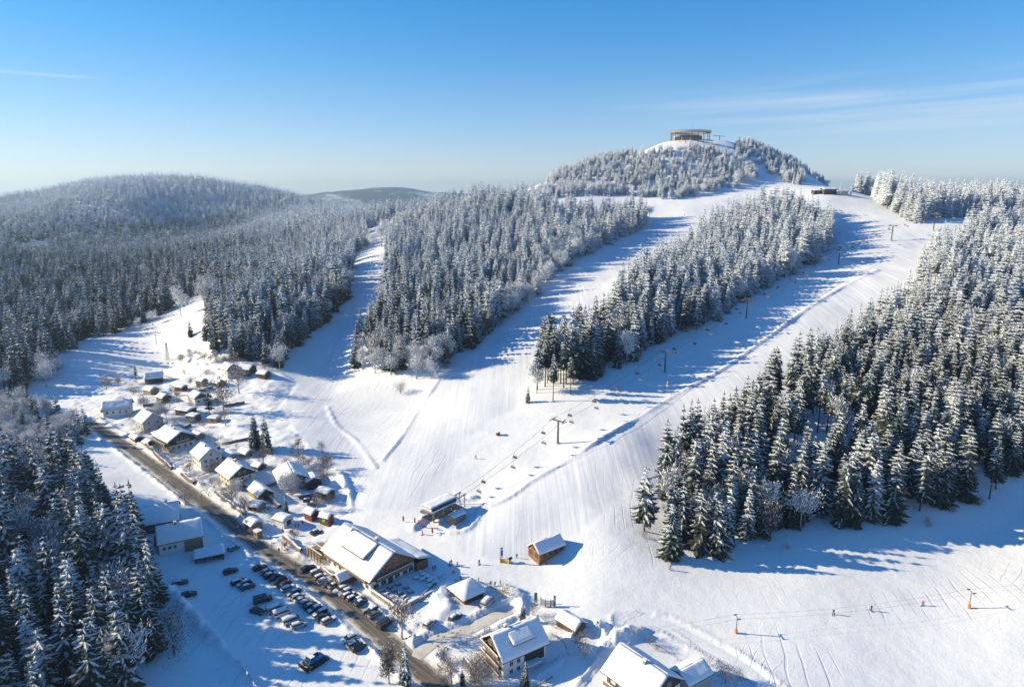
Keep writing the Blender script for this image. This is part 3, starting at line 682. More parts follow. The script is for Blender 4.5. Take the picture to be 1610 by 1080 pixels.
# ---- all remaining trees: two masses that read as forest (instances on points)
def merged(name, crown, trunk):
    """Crown and trunk as one mesh for the mass of trees."""
    me = crown.copy(); me.name = name
    bm = bmesh.new(); bm.from_mesh(me); n = len(bm.faces); bm.from_mesh(trunk)
    bm.faces.ensure_lookup_table()
    for f in bm.faces[n:]: f.material_index = 1
    bm.to_mesh(me); bm.free(); me.materials.append(trunk.materials[0]); return me
def far_spruce(i):
    me = spruce_crown('far_spruce', 80+i, H=23, Rm=(3.9, 4.4, 3.4)[i], whorls=9, per=7, segs=2, rise=.95, twig=False, shape=.95); return me
def far_leaf(i):
    return leafy_crown('far_rimed_tree', 90+i, H=15, Rm=4.2, n_limb=6, twigs=13, fine=False)
def forest(name, label, idx, near_meshes, far_meshes, Hn, far_from):
    """One object of many trees: instances on points, near kinds first, far kinds after."""
    src = bpy.data.collections.new(name+'_kinds'); hs = []
    for k, me in enumerate(near_meshes+far_meshes):
        o = bpy.data.objects.new('%s_kind_%02d' % (name, k), me); src.objects.link(o)
    me = bpy.data.meshes.new(name)
    me.from_pydata([(T[i, 0], T[i, 1], TZ[i]-.15) for i in idx], [], [])
    nn, nf = len(near_meshes), len(far_meshes)
    kd = []; sc = []; ro = []
    for i in idx:
        far = DEP[i] > far_from
        if far: q = nn+R.randrange(nf)
        else:
            q = R.randrange(nn) if T[i, 3] == 2 else (len(HI)+R.randrange(len(TALL)) if T[i, 3] == 1 else R.randrange(len(HI)))
        s = T[i, 2]/Hn; w = s*R.uniform(.88, 1.14)*(1.35 if T[i, 4] in (5, 6, 7) else 1); kd.append(q); sc += [w, w, s]; ro.append(R.uniform(0, 6.28))
    for nm, ty, dat in (('kind_index', 'INT', kd), ('tree_turn', 'FLOAT', ro)):
        a = me.attributes.new(nm, ty, 'POINT'); a.data.foreach_set('value', dat)
    a = me.attributes.new('tree_scale', 'FLOAT_VECTOR', 'POINT'); a.data.foreach_set('vector', sc)
    o = bpy.data.objects.new(name, me); COL.objects.link(o)
    ng = bpy.data.node_groups.new(name+'_nodes', 'GeometryNodeTree')
    ng.interface.new_socket('Geometry', in_out='INPUT', socket_type='NodeSocketGeometry'); ng.interface.new_socket('Geometry', in_out='OUTPUT', socket_type='NodeSocketGeometry')
    N = ng.nodes.new; L = ng.links.new
    gi, go = N('NodeGroupInput'), N('NodeGroupOutput'); ci = N('GeometryNodeCollectionInfo'); ci.inputs[0].default_value = src; ci.inputs[1].default_value = True; ci.inputs[2].default_value = True
    ip = N('GeometryNodeInstanceOnPoints'); ip.inputs['Pick Instance'].default_value = True
    def na(nm, ty):
        x = N('GeometryNodeInputNamedAttribute'); x.data_type = ty; x.inputs[0].default_value = nm; return next(s for s in x.outputs if s.enabled and s.name == 'Attribute')
    cx = N('ShaderNodeCombineXYZ'); L(na('tree_turn', 'FLOAT'), cx.inputs[2])
    L(gi.outputs[0], ip.inputs['Points']); L(ci.outputs[0], ip.inputs['Instance']); L(na('kind_index', 'INT'), ip.inputs['Instance Index'])
    L(cx.outputs[0], ip.inputs['Rotation']); L(na('tree_scale', 'FLOAT_VECTOR'), ip.inputs['Scale']); L(ip.outputs[0], go.inputs[0])
    md = o.modifiers.new('trees', 'NODES'); md.node_group = ng
    return tag(o, label, None, None, 'stuff')
rest_s = [i for i in range(len(T)) if not chosen[i] and T[i, 3] != 2]
rest_l = [i for i in range(len(T)) if not chosen[i] and T[i, 3] == 2]
forest('spruce_forest', 'snow covered spruce forest over the hills', rest_s, [merged('near_spruce', c, SPR_TRUNK) for c in HI+TALL], [far_spruce(i) for i in range(3)], 23, 1000)
forest('rimed_woods', 'white rimed broadleaf trees among the spruce forest', rest_l, [merged('near_rimed_tree', c, LEAF_TRUNK) for c in LEAF], [far_leaf(i) for i in range(2)], 15, 1000)
# ================================================================ buildings
M['snow'] = mat('roof_snow', (.86, .87, .885), .65, noise=(.6, (.80, .82, .85), .8), bump=(1.3, .5), spec=.2)
M['white'] = mat('white_render', (.74, .73, .70), .85, noise=(.7, (.62, .60, .56), .6))
M['cream'] = mat('cream_render', (.70, .62, .47), .85, noise=(.7, (.58, .50, .38), .6))
M['grey'] = mat('grey_render', (.48, .46, .44), .85, noise=(.8, (.38, .36, .34), .6))
M['timber'] = mat('dark_timber', (.072, .045, .030), .8, noise=(2.5, (.13, .085, .055), .9), bump=(6, .5))
M['black'] = mat('blackened_timber', (.030, .027, .027), .8, noise=(2.0, (.07, .06, .055), .8))
M['pine'] = mat('orange_pine_boards', (.25, .125, .068), .75, noise=(2.0, (.19, .085, .04), .9), bump=(5, .4))
M['oldwood'] = mat('weathered_wood', (.24, .165, .105), .85, noise=(2.5, (.34, .25, .17), .9), bump=(5, .4))
M['slate'] = mat('dark_roofing', (.06, .055, .055), .8)
M['glass'] = mat('dark_glass', (.020, .026, .034), .12, noise=(.3, (.07, .09, .11), .7), spec=.8)
M['frame'] = mat('window_frame', (.55, .53, .50), .6)
M['darkframe'] = mat('brown_window_frame', (.12, .075, .05), .6)
M['stone'] = mat('rubble_stone', (.30, .28, .25), .9, noise=(1.6, (.16, .15, .14), .9), bump=(2.2, .8))
M['steel'] = mat('galvanised_steel', (.33, .34, .35), .45, .6)
M['darksteel'] = mat('dark_steel', (.055, .06, .065), .5, .4)
M['red'] = mat('red_panel', (.46, .055, .035), .55); M['stallred'] = mat('faded_red_boards', (.20, .055, .04), .8, noise=(2, (.13, .05, .04), .8)); M['orange'] = mat('orange_pad', (.72, .20, .035), .6)
M['yellow'] = mat('yellow_pad', (.75, .45, .03), .6); M['green'] = mat('lime_green_cloth', (.12, .62, .06), .7); M['teal'] = mat('teal_cloth', (.01, .22, .19), .7)
M['blue'] = mat('blue_cloth', (.03, .12, .48), .6); M['brick'] = mat('red_chimney_brick', (.30, .10, .065), .85, noise=(3, (.20, .07, .05), .8))
M['concrete'] = mat('concrete', (.36, .35, .34), .9, noise=(1, (.26, .25, .24), .7))
M['bluepane'] = mat('blue_tinted_glazing', (.012, .035, .085), .15, spec=.7)

_wc = {}
def window_mesh(w, h, dark):
    key = (round(w, 2), round(h, 2), dark)
    if key not in _wc:
        b = MB(); f = .09
        b.box(-w/2-f, w/2+f, -.07, .02, -h/2-f, -h/2); b.box(-w/2-f, w/2+f, -.07, .02, h/2, h/2+f)
        b.box(-w/2-f, -w/2, -.068, .02, -h/2, h/2); b.box(w/2, w/2+f, -.068, .02, -h/2, h/2); b.box(-.03, .03, -.055, .02, -h/2, h/2)
        me = bpy.data.meshes.new('window'); me.from_pydata(b.v, [], b.f); me.materials.append(M['darkframe' if dark else 'frame'])
        p = MB(); p.box(-w/2, -.03, -.03, .015, -h/2, h/2); p.box(.03, w/2, -.03, .015, -h/2, h/2)
        mp = bpy.data.meshes.new('pane'); mp.from_pydata(p.v, [], p.f); mp.materials.append(M['glass'])
        _wc[key] = (me, mp)
    return _wc[key]
def put(name, me, parent, loc, rz=0.0):
    o = bpy.data.objects.new(name, me); COL.objects.link(o); o.parent = parent; o.location = loc; o.rotation_euler = (0, 0, rz); return o
SIDE = {'S': (0, -1, 0.0), 'N': (0, 1, math.pi), 'E': (1, 0, math.pi/2), 'W': (-1, 0, -math.pi/2)}
def window_at(root, side, off, z, L, Wd, w=1.0, h=1.2, dark=False, proud=.035):
    sx, sy, rz = SIDE[side]; me, mp = window_mesh(w, h, dark)
    loc = (off, sy*(Wd/2+proud), z) if sx == 0 else (sx*(L/2+proud), off, z)
    f = put('window', me, root, loc, rz); g = put('pane', mp, f, (0, 0, 0)); return f
def snow_sheet(x0, x1, ya, za, yb, zb, th, seed, nx=None, ny=8, edge=.45, fall=.75, top=.45, wav=.5):
    """Snow lying on a sloping rectangle from edge (ya, za) to (yb, zb); rounded towards the edges, a little uneven."""
    nx = nx or max(8, int((x1-x0)/.5)); V = []; F = []
    for i in range(nx+1):
        for j in range(ny+1):
            fx, fy = i/nx, j/ny; x = x0+(x1-x0)*fx; y = ya+(yb-ya)*fy; z = za+(zb-za)*fy
            ed = min(fx*(x1-x0), (1-fx)*(x1-x0), fy*abs(yb-ya)+9*(0), 9)
            ed2 = (1-fy)*abs(yb-ya)
            t = th*(1-fall*math.exp(-(ed/edge)**2*2) if ed < 2 else 1)*(1-top*math.exp(-(ed2/edge)**2*2) if ed2 < 2 else 1)
            n = float(vnoise(np.array([x*.55+seed*7.1]), np.array([y*.55+seed*3.3]), 51)[0])
            V.append((x, y, z+t*(1+wav*n)))
    m = len(V)
    for i in range(nx+1):
        for j in range(ny+1): V.append((V[i*(ny+1)+j][0], V[i*(ny+1)+j][1], za+(zb-za)*j/ny+.004))
    c = ny+1
    for i in range(nx):
        for j in range(ny): a = i*c+j; F.append((a, a+c, a+c+1, a+1))
    for i in range(nx):
        for j in (0, ny): a = i*c+j; q = (a, m+a, m+a+c, a+c); F.append(q if j == 0 else q[::-1])
    for j in range(ny):
        for i in (0, nx): a = i*c+j; q = (a, a+1, m+a+1, m+a); F.append(q if i == 0 else q[::-1])
    return V, F
def gable_prism(b, L, Wd, z0, eave, ridge, mi=0):
    pr = [(-Wd/2, z0), (Wd/2, z0), (Wd/2, eave), (0, ridge), (-Wd/2, eave)]
    vs = [(-L/2, y, z) for y, z in pr]+[(L/2, y, z) for y, z in pr]
    return b.add(vs, [(4, 3, 2, 1, 0), (5, 6, 7, 8, 9)]+[(i, (i+1) % 5, 5+(i+1) % 5, 5+i) for i in range(5)], mi)
_hs = [0]
def chalet(name, label, cat, c, yaw, L, Wd, eave, ridge, lower='white', upper='black', split=None, ox=.9, oy=.8, wins=(), balc=(), chim=(), snow=.38, dark=False, z=None, group=None, roofmat='timber', door=None):
    """House with its ridge along local x: walls, boarded gables, roof, snow, windows, balconies, chimneys."""
    x, y = c; yw = math.radians(yaw); _hs[0] += 1; sd = _hs[0]
    if z is None:
        cs = [(x+math.cos(yw)*a*L/2-math.sin(yw)*b2*Wd/2, y+math.sin(yw)*a*L/2+math.cos(yw)*b2*Wd/2) for a in (-1, 1) for b2 in (-1, 1)]
        z = float(np.mean(base_h(np.array([p[0] for p in cs]), np.array([p[1] for p in cs]))))
    r = thing(name, (x, y, z), label, cat, group, yw)
    b = MB()
    if split:
        b.box(-L/2, L/2, -Wd/2, Wd/2, -2.5, split); b.build('wall', M[lower], r)
        b = MB(); gable_prism(b, L+.07, Wd+.07, split, eave, ridge); b.build('timber_wall', M[upper], r)
    else:
        gable_prism(b, L, Wd, -2.5, eave, ridge); b.build('wall', M[lower], r)
    k = (ridge-eave)/(Wd/2); yo = Wd/2+oy; ze = ridge-k*yo; th = .2; up = .06
    b = MB()
    for sg in (-1, 1):
        vs = []
        for xx in (-L/2-ox, L/2+ox):
            vs += [(xx, 0, ridge+up), (xx, sg*yo, ze+up), (xx, sg*yo, ze+up+th), (xx, 0, ridge+up+th)]
        q = [(0, 1, 2, 3), (7, 6, 5, 4), (0, 4, 5, 1), (1, 5, 6, 2), (2, 6, 7, 3)]
        b.add(vs, q if sg > 0 else [f[::-1] for f in q])
    rf = b.build('roof', M[roofmat], r)
    for sg in (-1, 1):
        V, F = snow_sheet(-L/2-ox+.06, L/2+ox-.06, sg*(yo-.05), ze+up+th+.05*k, 0, ridge+up+th, snow, sd*2+sg)
        if sg > 0: F = [f[::-1] for f in F]
        link_mesh('roof_snow', V, F, M['snow'], r, smooth=True)
    for side, zz, offs, w, h in wins:
        pr = .075 if split and zz > split-.4 else .035
        for o in offs: window_at(r, side, o, zz, L, Wd, w, h, dark, pr)
    for side, zz, l in balc: balcony(r, side, zz, L, Wd, l)
    for cx, cyy, hh in chim:
        zt = ridge-k*abs(cyy); b = MB(); b.box(cx-.4, cx+.4, cyy-.35, cyy+.35, zt-.6, zt+hh); cb = b.build('chimney', M['brick' if sd % 3 == 0 else 'stone'], r)
        b = MB(); b.box(cx-.5, cx+.5, cyy-.45, cyy+.45, zt+hh+.004, zt+hh+.13); b.box(cx-.42, cx+.42, cyy-.37, cyy+.37, zt+hh+.13, zt+hh+.4); b.build('snow_cap', M['snow'], cb)
    if door:
        side, off, w, h = door; b = MB(); sx, sy, rz = SIDE[side]; b.box(-w/2, w/2, -.10, .02, 0, h)
        d = b.build('door', M['timber'], r); d.location = (off, sy*Wd/2, 0) if sx == 0 else (sx*L/2, off, 0); d.rotation_euler = (0, 0, rz)
    return r
def balcony(r, side, zz, L, Wd, l, dep=1.3):
    sx, sy, rz = SIDE[side]; b = MB(); b.box(-l/2, l/2, -dep, -.08, zz-.14, zz)
    o = b.build('balcony', M['timber'], r)
    for q in range(int(l/2.4)+1):
        xx = -l/2+.1+(l-.2)*q/max(1, int(l/2.4)); p = MB(); p.box(xx-.06, xx+.06, -dep+.02, -dep+.12, zz, zz+1.0); p.build('rail_post', M['timber'], o)
    p = MB()
    for j in range(3): p.box(-l/2, l/2, -dep-.04, -dep+.015, zz+.18+.28*j, zz+.38+.28*j)
    p.build('railing', M['oldwood'], o)
    s = MB(); s.box(-l/2+.02, l/2-.02, -dep-.06, -dep+.12, zz+1.0, zz+1.14); s.build('rail_snow', M['snow'], o)
    o.location = (0, sy*Wd/2, 0) if sx == 0 else (sx*L/2, 0, 0); o.rotation_euler = (0, 0, rz); return o
def row(n, span): return [(-span/2+span*i/(n-1)) if n > 1 else 0 for i in range(n)]
def px(u, v): p = at(u, v); return (p.x, p.y)

# ---- the big inn beside the road
INN = (-46.0, 199.5); IY = -44.0
inn = chalet('mountain_inn', 'large alpine inn with a snowy roof, orange boarded gable and a shaded terrace', 'inn', INN, IY, 25, 16.5, 5.2, 10.6, 'white', 'pine', 3.4, 1.5, 1.3,
   wins=[('E', 1.7, [-6.4, -3.6, 1.6, 4.6, 6.9], 1.7, 1.3), ('E', 5.0, [-4.4, -1.4, 1.4, 4.4], 1.0, 1.3), ('E', 7.6, [-1.2, 1.2], .9, 1.0), ('S', 1.6, row(8, 21), 1.3, 1.3), ('S', 4.2, row(9, 22), .9, 1.0), ('N', 1.7, row(6, 20), 1.3, 1.2)],
   balc=[('E', 3.55, 13.5), ('S', 3.5, 23.5)], chim=[(-7.5, -1.2, 1.6), (4.0, .4, 1.5)], door=('E', -1.0, 1.8, 2.4), roofmat='timber')
def shed_dormer(r, x0, x1, y0, z0, y1, z1, sd, face='oldwood', nwin=9, ww=.8, wh=.55, sgn=-1):
    """Raised roof strip on the slope towards -y: front wall, cheeks, roof with snow, windows."""
    base = z0-1.15; b = MB()
    b.add([(x0, y0, base), (x1, y0, base), (x1, y0, z0), (x0, y0, z0), (x0, y1, z1-.15), (x1, y1, z1-.15), (x0, y1, base), (x1, y1, base)], [(0, 1, 2, 3), (0, 3, 4, 6), (1, 7, 5, 2), (3, 2, 5, 4)])
    d = b.build('dormer', M[face], r)
    b = MB(); vs = []
    for xx in (x0-.4, x1+.4): vs += [(xx, y0-.5, z0-.02), (xx, y0-.5, z0+.14), (xx, y1, z1+.14), (xx, y1, z1-.02)]
    b.add(vs, [(0, 1, 2, 3), (7, 6, 5, 4), (0, 4, 5, 1), (1, 5, 6, 2), (3, 2, 6, 7), (0, 3, 7, 4)]); b.build('dormer_roof', M['timber'], d)
    V, F = snow_sheet(x0-.36, x1+.36, y0-.46, z0+.14, y1, z1+.14, .30, sd, edge=.3, fall=.4, top=0, wav=.04); link_mesh('dormer_snow', V, F, M['snow'], d, smooth=True)
    for i in range(nwin):
        xx = x0+(x1-x0)*(i+.5)/nwin; me, mp = window_mesh(ww, wh, False); f = put('window', me, d, (xx, y0-.03, z0-.52)); put('pane', mp, d, (xx, y0-.03, z0-.52))
    return d
shed_dormer(inn, -6.5, 6.0, -6.0, 8.15, -.7, 10.9, 3)
# lower wing behind the ridge
b = MB(); b.box(-2, 13.6, 8.6, 13.0, -2, 3.4); wg = b.build('rear_wing', M['pine'], inn)
b = MB(); vs = [(-3, 8.3, 5.25), (14.6, 8.3, 5.25), (14.6, 13.9, 3.6), (-3, 13.9, 3.6), (-3, 8.3, 5.45), (14.6, 8.3, 5.45), (14.6, 13.9, 3.8), (-3, 13.9, 3.8)]
b.add(vs, [(0, 3, 2, 1), (4, 5, 6, 7), (0, 1, 5, 4), (1, 2, 6, 5), (2, 3, 7, 6), (3, 0, 4, 7)]); b.build('wing_roof', M['timber'], wg)
V, F = snow_sheet(-2.95, 14.55, 13.85, 3.82, 8.3, 5.45, .35, 77); link_mesh('wing_snow', V, [f[::-1] for f in F], M['snow'], wg, smooth=True)
def local(root, x, y, z=0.0):
    a = root.rotation_euler[2]; l = root.location
    return Vector((l.x+x*math.cos(a)-y*math.sin(a), l.y+x*math.sin(a)+y*math.cos(a), l.z+z))
# terrace of the inn: deck, retaining walls of stone, snow on the coping, steps
tr = thing('inn_terrace', local(inn, 12.6, 0), 'shaded snowy terrace with stone walls in front of the inn gable', 'terrace', None, math.radians(IY))
b = MB(); b.box(.1, 13.5, -8.0, 10.0, -2.0, .55); b.build('deck', M['concrete'], tr)
V, F = snow_sheet(.12, 13.45, -7.95, .552, 9.95, .552, .12, 5, ny=14); link_mesh('deck_snow', V, F, M['snow'], tr, smooth=True)
for nm, q in (('stone_wall', (.1, 13.9, -8.45, -8.0, -2, 1.45)), ('stone_wall', (13.5, 13.95, -8.0, -1.0, -2, 1.45)), ('stone_wall', (13.5, 13.95, 1.5, 10.2, -2, 1.3))):
    b = MB(); b.box(*q); w = b.build(nm, M['stone'], tr); s = MB(); s.box(q[0]+.03, q[1]-.03, q[2]-.06, q[3]+.06, q[5]+.004, q[5]+.26); s.build('coping_snow', M['snow'], w)
for i in range(6): b = MB(); b.box(14.0+.34*i, 14.34+.34*i, -.95, 1.45, -2, .45-.17*i); b.build('step', M['stone'], tr)
TERR = tr
# terrace tables and folded parasols under snow
def table_proto():
    r = thing('terrace_table', (0, 0, 0), 'round terrace table capped with snow', 'table', 'snow capped tables on the inn terrace')
    b = MB(); n = 12
    b.bar((0, 0, .70), (0, 0, .76), .75, n); b.build('tabletop', M['oldwood'], r)
    b = MB(); b.bar((0, 0, 0), (0, 0, .7), .07, 6); b.bar((0, 0, 0), (0, 0, .06), .35, 8); b.build('leg', M['darksteel'], r)
    b = MB(); b.bar((0, 0, .765), (0, 0, .93), .78, n, .62); b.bar((0, 0, .93), (0, 0, 1.0), .62, n, .3); b.build('snow_cap', M['snow'], r)
    return r
tab = table_proto(); k0 = 0
for lx, ly in ((4.2, 5.6), (6.4, 6.4), (6.2, 8.2), (8.6, 7.4), (8.4, 9.0), (10.6, 8.0), (4.4, 8.2), (10.8, 5.8)):
    t = tab if k0 == 0 else copy_tree(tab); k0 += 1; t.location = local(tr, lx, ly, .62); t.scale = (1.25, 1.25, 1.1)
def bench_proto():
    r = thing('bench_table', (0, 0, 0), 'dark slatted picnic table with two benches on the inn terrace', 'picnic table', 'dark picnic tables on the inn terrace')
    for i in range(3): b = MB(); b.box(-.9, .9, -.36+.25*i, -.14+.25*i, .70, .75); b.build('slat', M['timber'], r)
    for s in (-1, 1): b = MB(); b.box(-.9, .9, s*.75-.14, s*.75+.14, .42, .47); b.build('seat', M['timber'], r)
    for s in (-.7, .7): b = MB(); b.beam((s, -.75, .02), (s, .3, .7), .08, .08); b.beam((s, .75, .02), (s, -.3, .7), .08, .08); b.build('leg', M['timber'], r)
    b = MB(); b.box(-.7, .8, -.2, .3, .752, .83); b.build('snow_patch', M['snow'], r)
    return r
bn = bench_proto(); k0 = 0
for lx, ly in ((2.5, -6), (4.8, -6.2), (7.2, -5.8), (9.6, -6.3), (2.6, -3.2), (5.0, -3.4), (7.4, -2.8), (9.8, -3.4), (3.0, -.5), (6.2, .1), (9.0, -.4), (11.8, -4.8)):
    t = bn if k0 == 0 else copy_tree(bn); k0 += 1; t.location = local(tr, lx, ly, .60); t.rotation_euler = (0, 0, math.radians(IY+R.uniform(-15, 15)+90))
# timber sun deck at the near end of the inn
sd_ = thing('sun_deck', local(inn, -17.8, -5.5), 'weathered timber sun deck with railings and beams left of the inn', 'deck', None, math.radians(IY))
b = MB(); b.box(-5, 4.6, -4.5, 6, 1.3, 1.5); b.build('floor', M['oldwood'], sd_)
for i in range(5):
    b = MB(); b.box(-5, 4.6, -4.6-.0, -4.5, .35+.0+i*.5, .62+i*.5); b.build('rail_board', M['oldwood'], sd_)
for i in range(6): b = MB(); b.box(-5+1.88*i, -4.8+1.88*i, -4.75, -4.61, -1.5, 2.9); b.build('post', M['timber'], sd_)
for i in range(4): b = MB(); b.beam((-5, -4+2.6*i, 2.75), (4.6, -4+2.6*i, 2.75), .2, .25); b.build('beam', M['oldwood'], sd_); s = MB(); s.box(-4.9, 4.5, -4.12+2.6*i, -3.88+2.6*i, 2.88, 3.05); s.build('beam_snow', M['snow'], sd_)
# entrance porch on the road side
po = local(inn, 1.5, -11.0)
chalet('entrance_porch', 'small orange timber porch with a snowy roof on the road side of the inn', 'porch', (po.x, po.y), IY+90, 4.6, 4.0, 2.5, 3.7, 'pine', oy=.6, ox=.5, wins=[('W', 1.3, [0], 1.4, 1.8)], z=po.z)

# ---- hotel with three balconies in the foreground
hotel = chalet('hotel', 'white and brown guesthouse with stacked timber balconies and a blue shaded roof', 'guesthouse', (.6, 156.0), 33.0, 13.0, 10.0, 5.4, 9.4, 'white', 'timber', 4.2, .9, .9,
   wins=[('S', 3.2, [-4.2, -2.0], .9, 1.1), ('S', 1.0, [-4.2, -2.0], .9, 1.1), ('W', 1.4, row(4, 7), 1.0, 1.6), ('W', 3.9, row(4, 7), 1.0, 1.6), ('W', 6.6, row(2, 2.4), 1.0, 1.4), ('E', 3.2, row(2, 4), 1, 1.2)],
   balc=[('W', 2.5, 9.6), ('W', 5.2, 8.8), ('W', .1, 9.8)], chim=[(-2.2, .9, 1.2)], snow=.3, dark=False)
shed_dormer(hotel, -2.6, 3.4, -3.9, 7.25, -1.0, 8.75, 9, 'timber', 5, .6, .5)
b = MB(); b.box(-.2, 5.9, -5.10, -4.95, 1.1, 3.9); b.build('opening_shade_panel', M['black'], hotel)  # flat black panel: shade of the entrance opening put into its colour
b = MB(); b.box(-.5, 4.0, -7.2, -5.11, 1.6, 1.85); bc = b.build('entrance_bridge', M['concrete'], hotel); s = MB(); s.box(-.45, 3.95, -7.15, -5.13, 1.854, 2.05); s.build('bridge_snow', M['snow'], bc)
for i in range(7): b = MB(); b.box(.6+.75*i, .7+.75*i, -5.5, -5.4, 1.9, 2.9); b.build('rail_post', M['timber'], hotel)
# ---- bottom right house and its annex
brh = chalet('lakeless_house', 'big house at the bottom edge with a sunlit snowy roof and dark gable', 'house', (31.6, 143.4), -51.0, 13.6, 11.6, 5.2, 9.2, 'white', 'black', 4.0, .9, 1.0,
   wins=[('E', 3.0, [-3, 0, 3], 1.0, 1.2), ('E', 5.8, [-1.5, 1.5], 1.0, 1.1), ('S', 3.0, row(5, 11), 1.0, 1.3), ('S', .9, row(5, 11), 1.0, 1.1)], balc=[('S', 2.2, 12.5)], chim=[(1.2, -.8, 1.5)], snow=.42)
brh.name = 'gabled_house'
chalet('house_annex', 'low grey annex with a twin pitched snowy roof right of the bottom house', 'annex', (44.5, 147.5), 33.0, 8.0, 6.4, 2.9, 4.6, 'grey', 'black', None, .5, .5, wins=[('E', 1.6, [0], 1, 1)])
# ---- village houses, near to far
chalet('village_house', 'cream house with a dark gable above the road bend', 'house', px(373, 757), -46, 12.5, 10.5, 5.0, 8.4, 'cream', 'black', 4.4, wins=[('E', 1.2, [-3, 0, 3], .9, 1.1), ('E', 3.4, [-3, 0, 3], .9, 1.1), ('E', 6.0, [-1, 1], .9, 1.0), ('S', 1.2, row(4, 9), .9, 1.1), ('S', 3.4, row(4, 9), .9, 1.1)], balc=[('E', 2.4, 6)], chim=[(-1, .5, 1.2)])
chalet('village_house', 'white two storey house with six gable windows between the cream and the dark chalet', 'house', px(327, 730), -48, 11.0, 9.0, 5.4, 8.6, 'white', 'white', None, wins=[('E', 1.3, [-2.4, 0, 2.4], .9, 1.1), ('E', 3.8, [-2.4, 0, 2.4], .9, 1.1), ('E', 6.3, [0], .9, .9), ('S', 1.3, row(4, 8), .9, 1.1), ('S', 3.8, row(4, 8), .9, 1.1)], chim=[(1, -.5, 1.3)])
chalet('village_house', 'wide chalet with a black gable and timber balcony beside the road', 'house', px(276, 699), -40, 14.5, 12, 4.8, 8.0, 'cream', 'black', 2.6, wins=[('E', 1.2, [-4, -1.4, 1.4, 4], 1.0, 1.1), ('E', 4.6, [-2, 0, 2], 1.0, 1.1), ('S', 1.2, row(5, 12), 1.0, 1.1)], balc=[('S', 2.7, 12), ('E', 3.2, 6)], chim=[(2, -.5, 1.3), (-3, .5, 1.2)])
chalet('village_house', 'pale grey house with a plain steep gable farthest up the road', 'house', px(236, 673), -42, 10.5, 9.5, 5.2, 8.8, 'grey', 'grey', None, wins=[('E', 1.4, [-2.4, 2.4], .8, 1.0), ('E', 4.2, [-2, 2], .8, 1.0), ('S', 2.0, row(3, 7), .8, 1.0)], chim=[(-2, .3, 1.2)])
chalet('village_house', 'long white farmhouse with a blue shaded roof at the edge of the meadow', 'house', px(187, 651), 20, 12.5, 8.5, 4.6, 7.6, 'white', 'timber', 3.9, wins=[('S', 2.4, row(4, 9), .9, 1.1), ('W', 2.2, row(2, 4), 1, 1.2)], balc=[('W', 2.9, 7)], chim=[(3, .4, 1.0)])
chalet('village_house', 'white house with two broad snowy roof planes beside the piste fence', 'house', px(458, 757), -62, 12, 11, 3.3, 6.2, 'white', 'timber', 2.6, wins=[('E', 1.2, [-3.4, -1.1, 1.1, 3.4], 1.0, 1.1), ('E', 4.0, [0], 1.0, .9)], snow=.55)
chalet('garage', 'open timber carport right of the broad roofed house', 'carport', px(492, 760), -62, 6, 6, 2.3, 3.6, 'black', 'black', None, .5, .6, snow=.5)
chalet('farmhouse', 'white fronted farmhouse with a brown barn end in the forest shade', 'farmhouse', (-113.5, 212.8), 28, 13.2, 11.0, 4.4, 8.0, 'white', 'timber', 3.5, .6, .8, wins=[('S', 2.2, [-5, -3.4, -1.8], .9, 1.0), ('W', 2.0, row(2, 5), .9, 1.1)], balc=[('W', 3.0, 8)], chim=[(-1.0, -.8, 1.2)], snow=.26)
b = MB(); b.box(1.0, 6.7, -5.62, -5.48, -1, 3.3); o = b.build('barn_boards', M['oldwood'], bpy.data.objects['farmhouse'])
chalet('barn', 'dark barn with a broad blue shaded roof behind the farmhouse', 'barn', (-126.5, 225.0), 24, 12.5, 12.5, 4.0, 7.8, 'black', 'black', None, .6, .8, snow=.26, chim=[(2.5, .6, 1.0)], wins=[('S', 2.0, row(2, 5), .9, 1.0)])
def carport(label, c, yaw, L, Wd, h):
    r = thing('open_shelter', (c[0], c[1], gz(*c)), label, 'shelter', None, math.radians(yaw))
    b = MB(); b.box(-L/2, L/2, Wd/2-.15, Wd/2, -1, h+.35); b.build('rear_wall', M['black'], r)
    for s in (-1, 1): b = MB(); b.box(s*L/2-.08, s*L/2+.08, -Wd/2+.2, Wd/2-.16, -1, h); b.build('side_wall', M['black'], r)
    for i in range(4): b = MB(); xx = -L/2+.2+(L-.4)*i/3; b.box(xx-.1, xx+.1, -Wd/2, -Wd/2+.19, -1, h); b.build('post', M['timber'], r)
    b = MB(); vs = [(x, y, z) for y, z in ((-Wd/2-.6, h), (Wd/2+.4, h+.6)) for x in (-L/2-.5, L/2+.5)]; vs += [(x, y, z+.2) for x, y, z in vs]
    b.add(vs, [(0, 2, 3, 1), (4, 5, 7, 6), (0, 1, 5, 4), (1, 3, 7, 5), (3, 2, 6, 7), (2, 0, 4, 6)]); b.build('roof', M['timber'], r)
    V, F = snow_sheet(-L/2-.46, L/2+.46, -Wd/2-.57, h+.2, Wd/2+.38, h+.8, .3, len(label)); link_mesh('roof_snow', V, F, M['snow'], r, smooth=True); return r
carport('low black open shelter with a snowy lean-to roof below the farmhouse', px(330, 877), 25, 8.6, 4.6, 2.1)
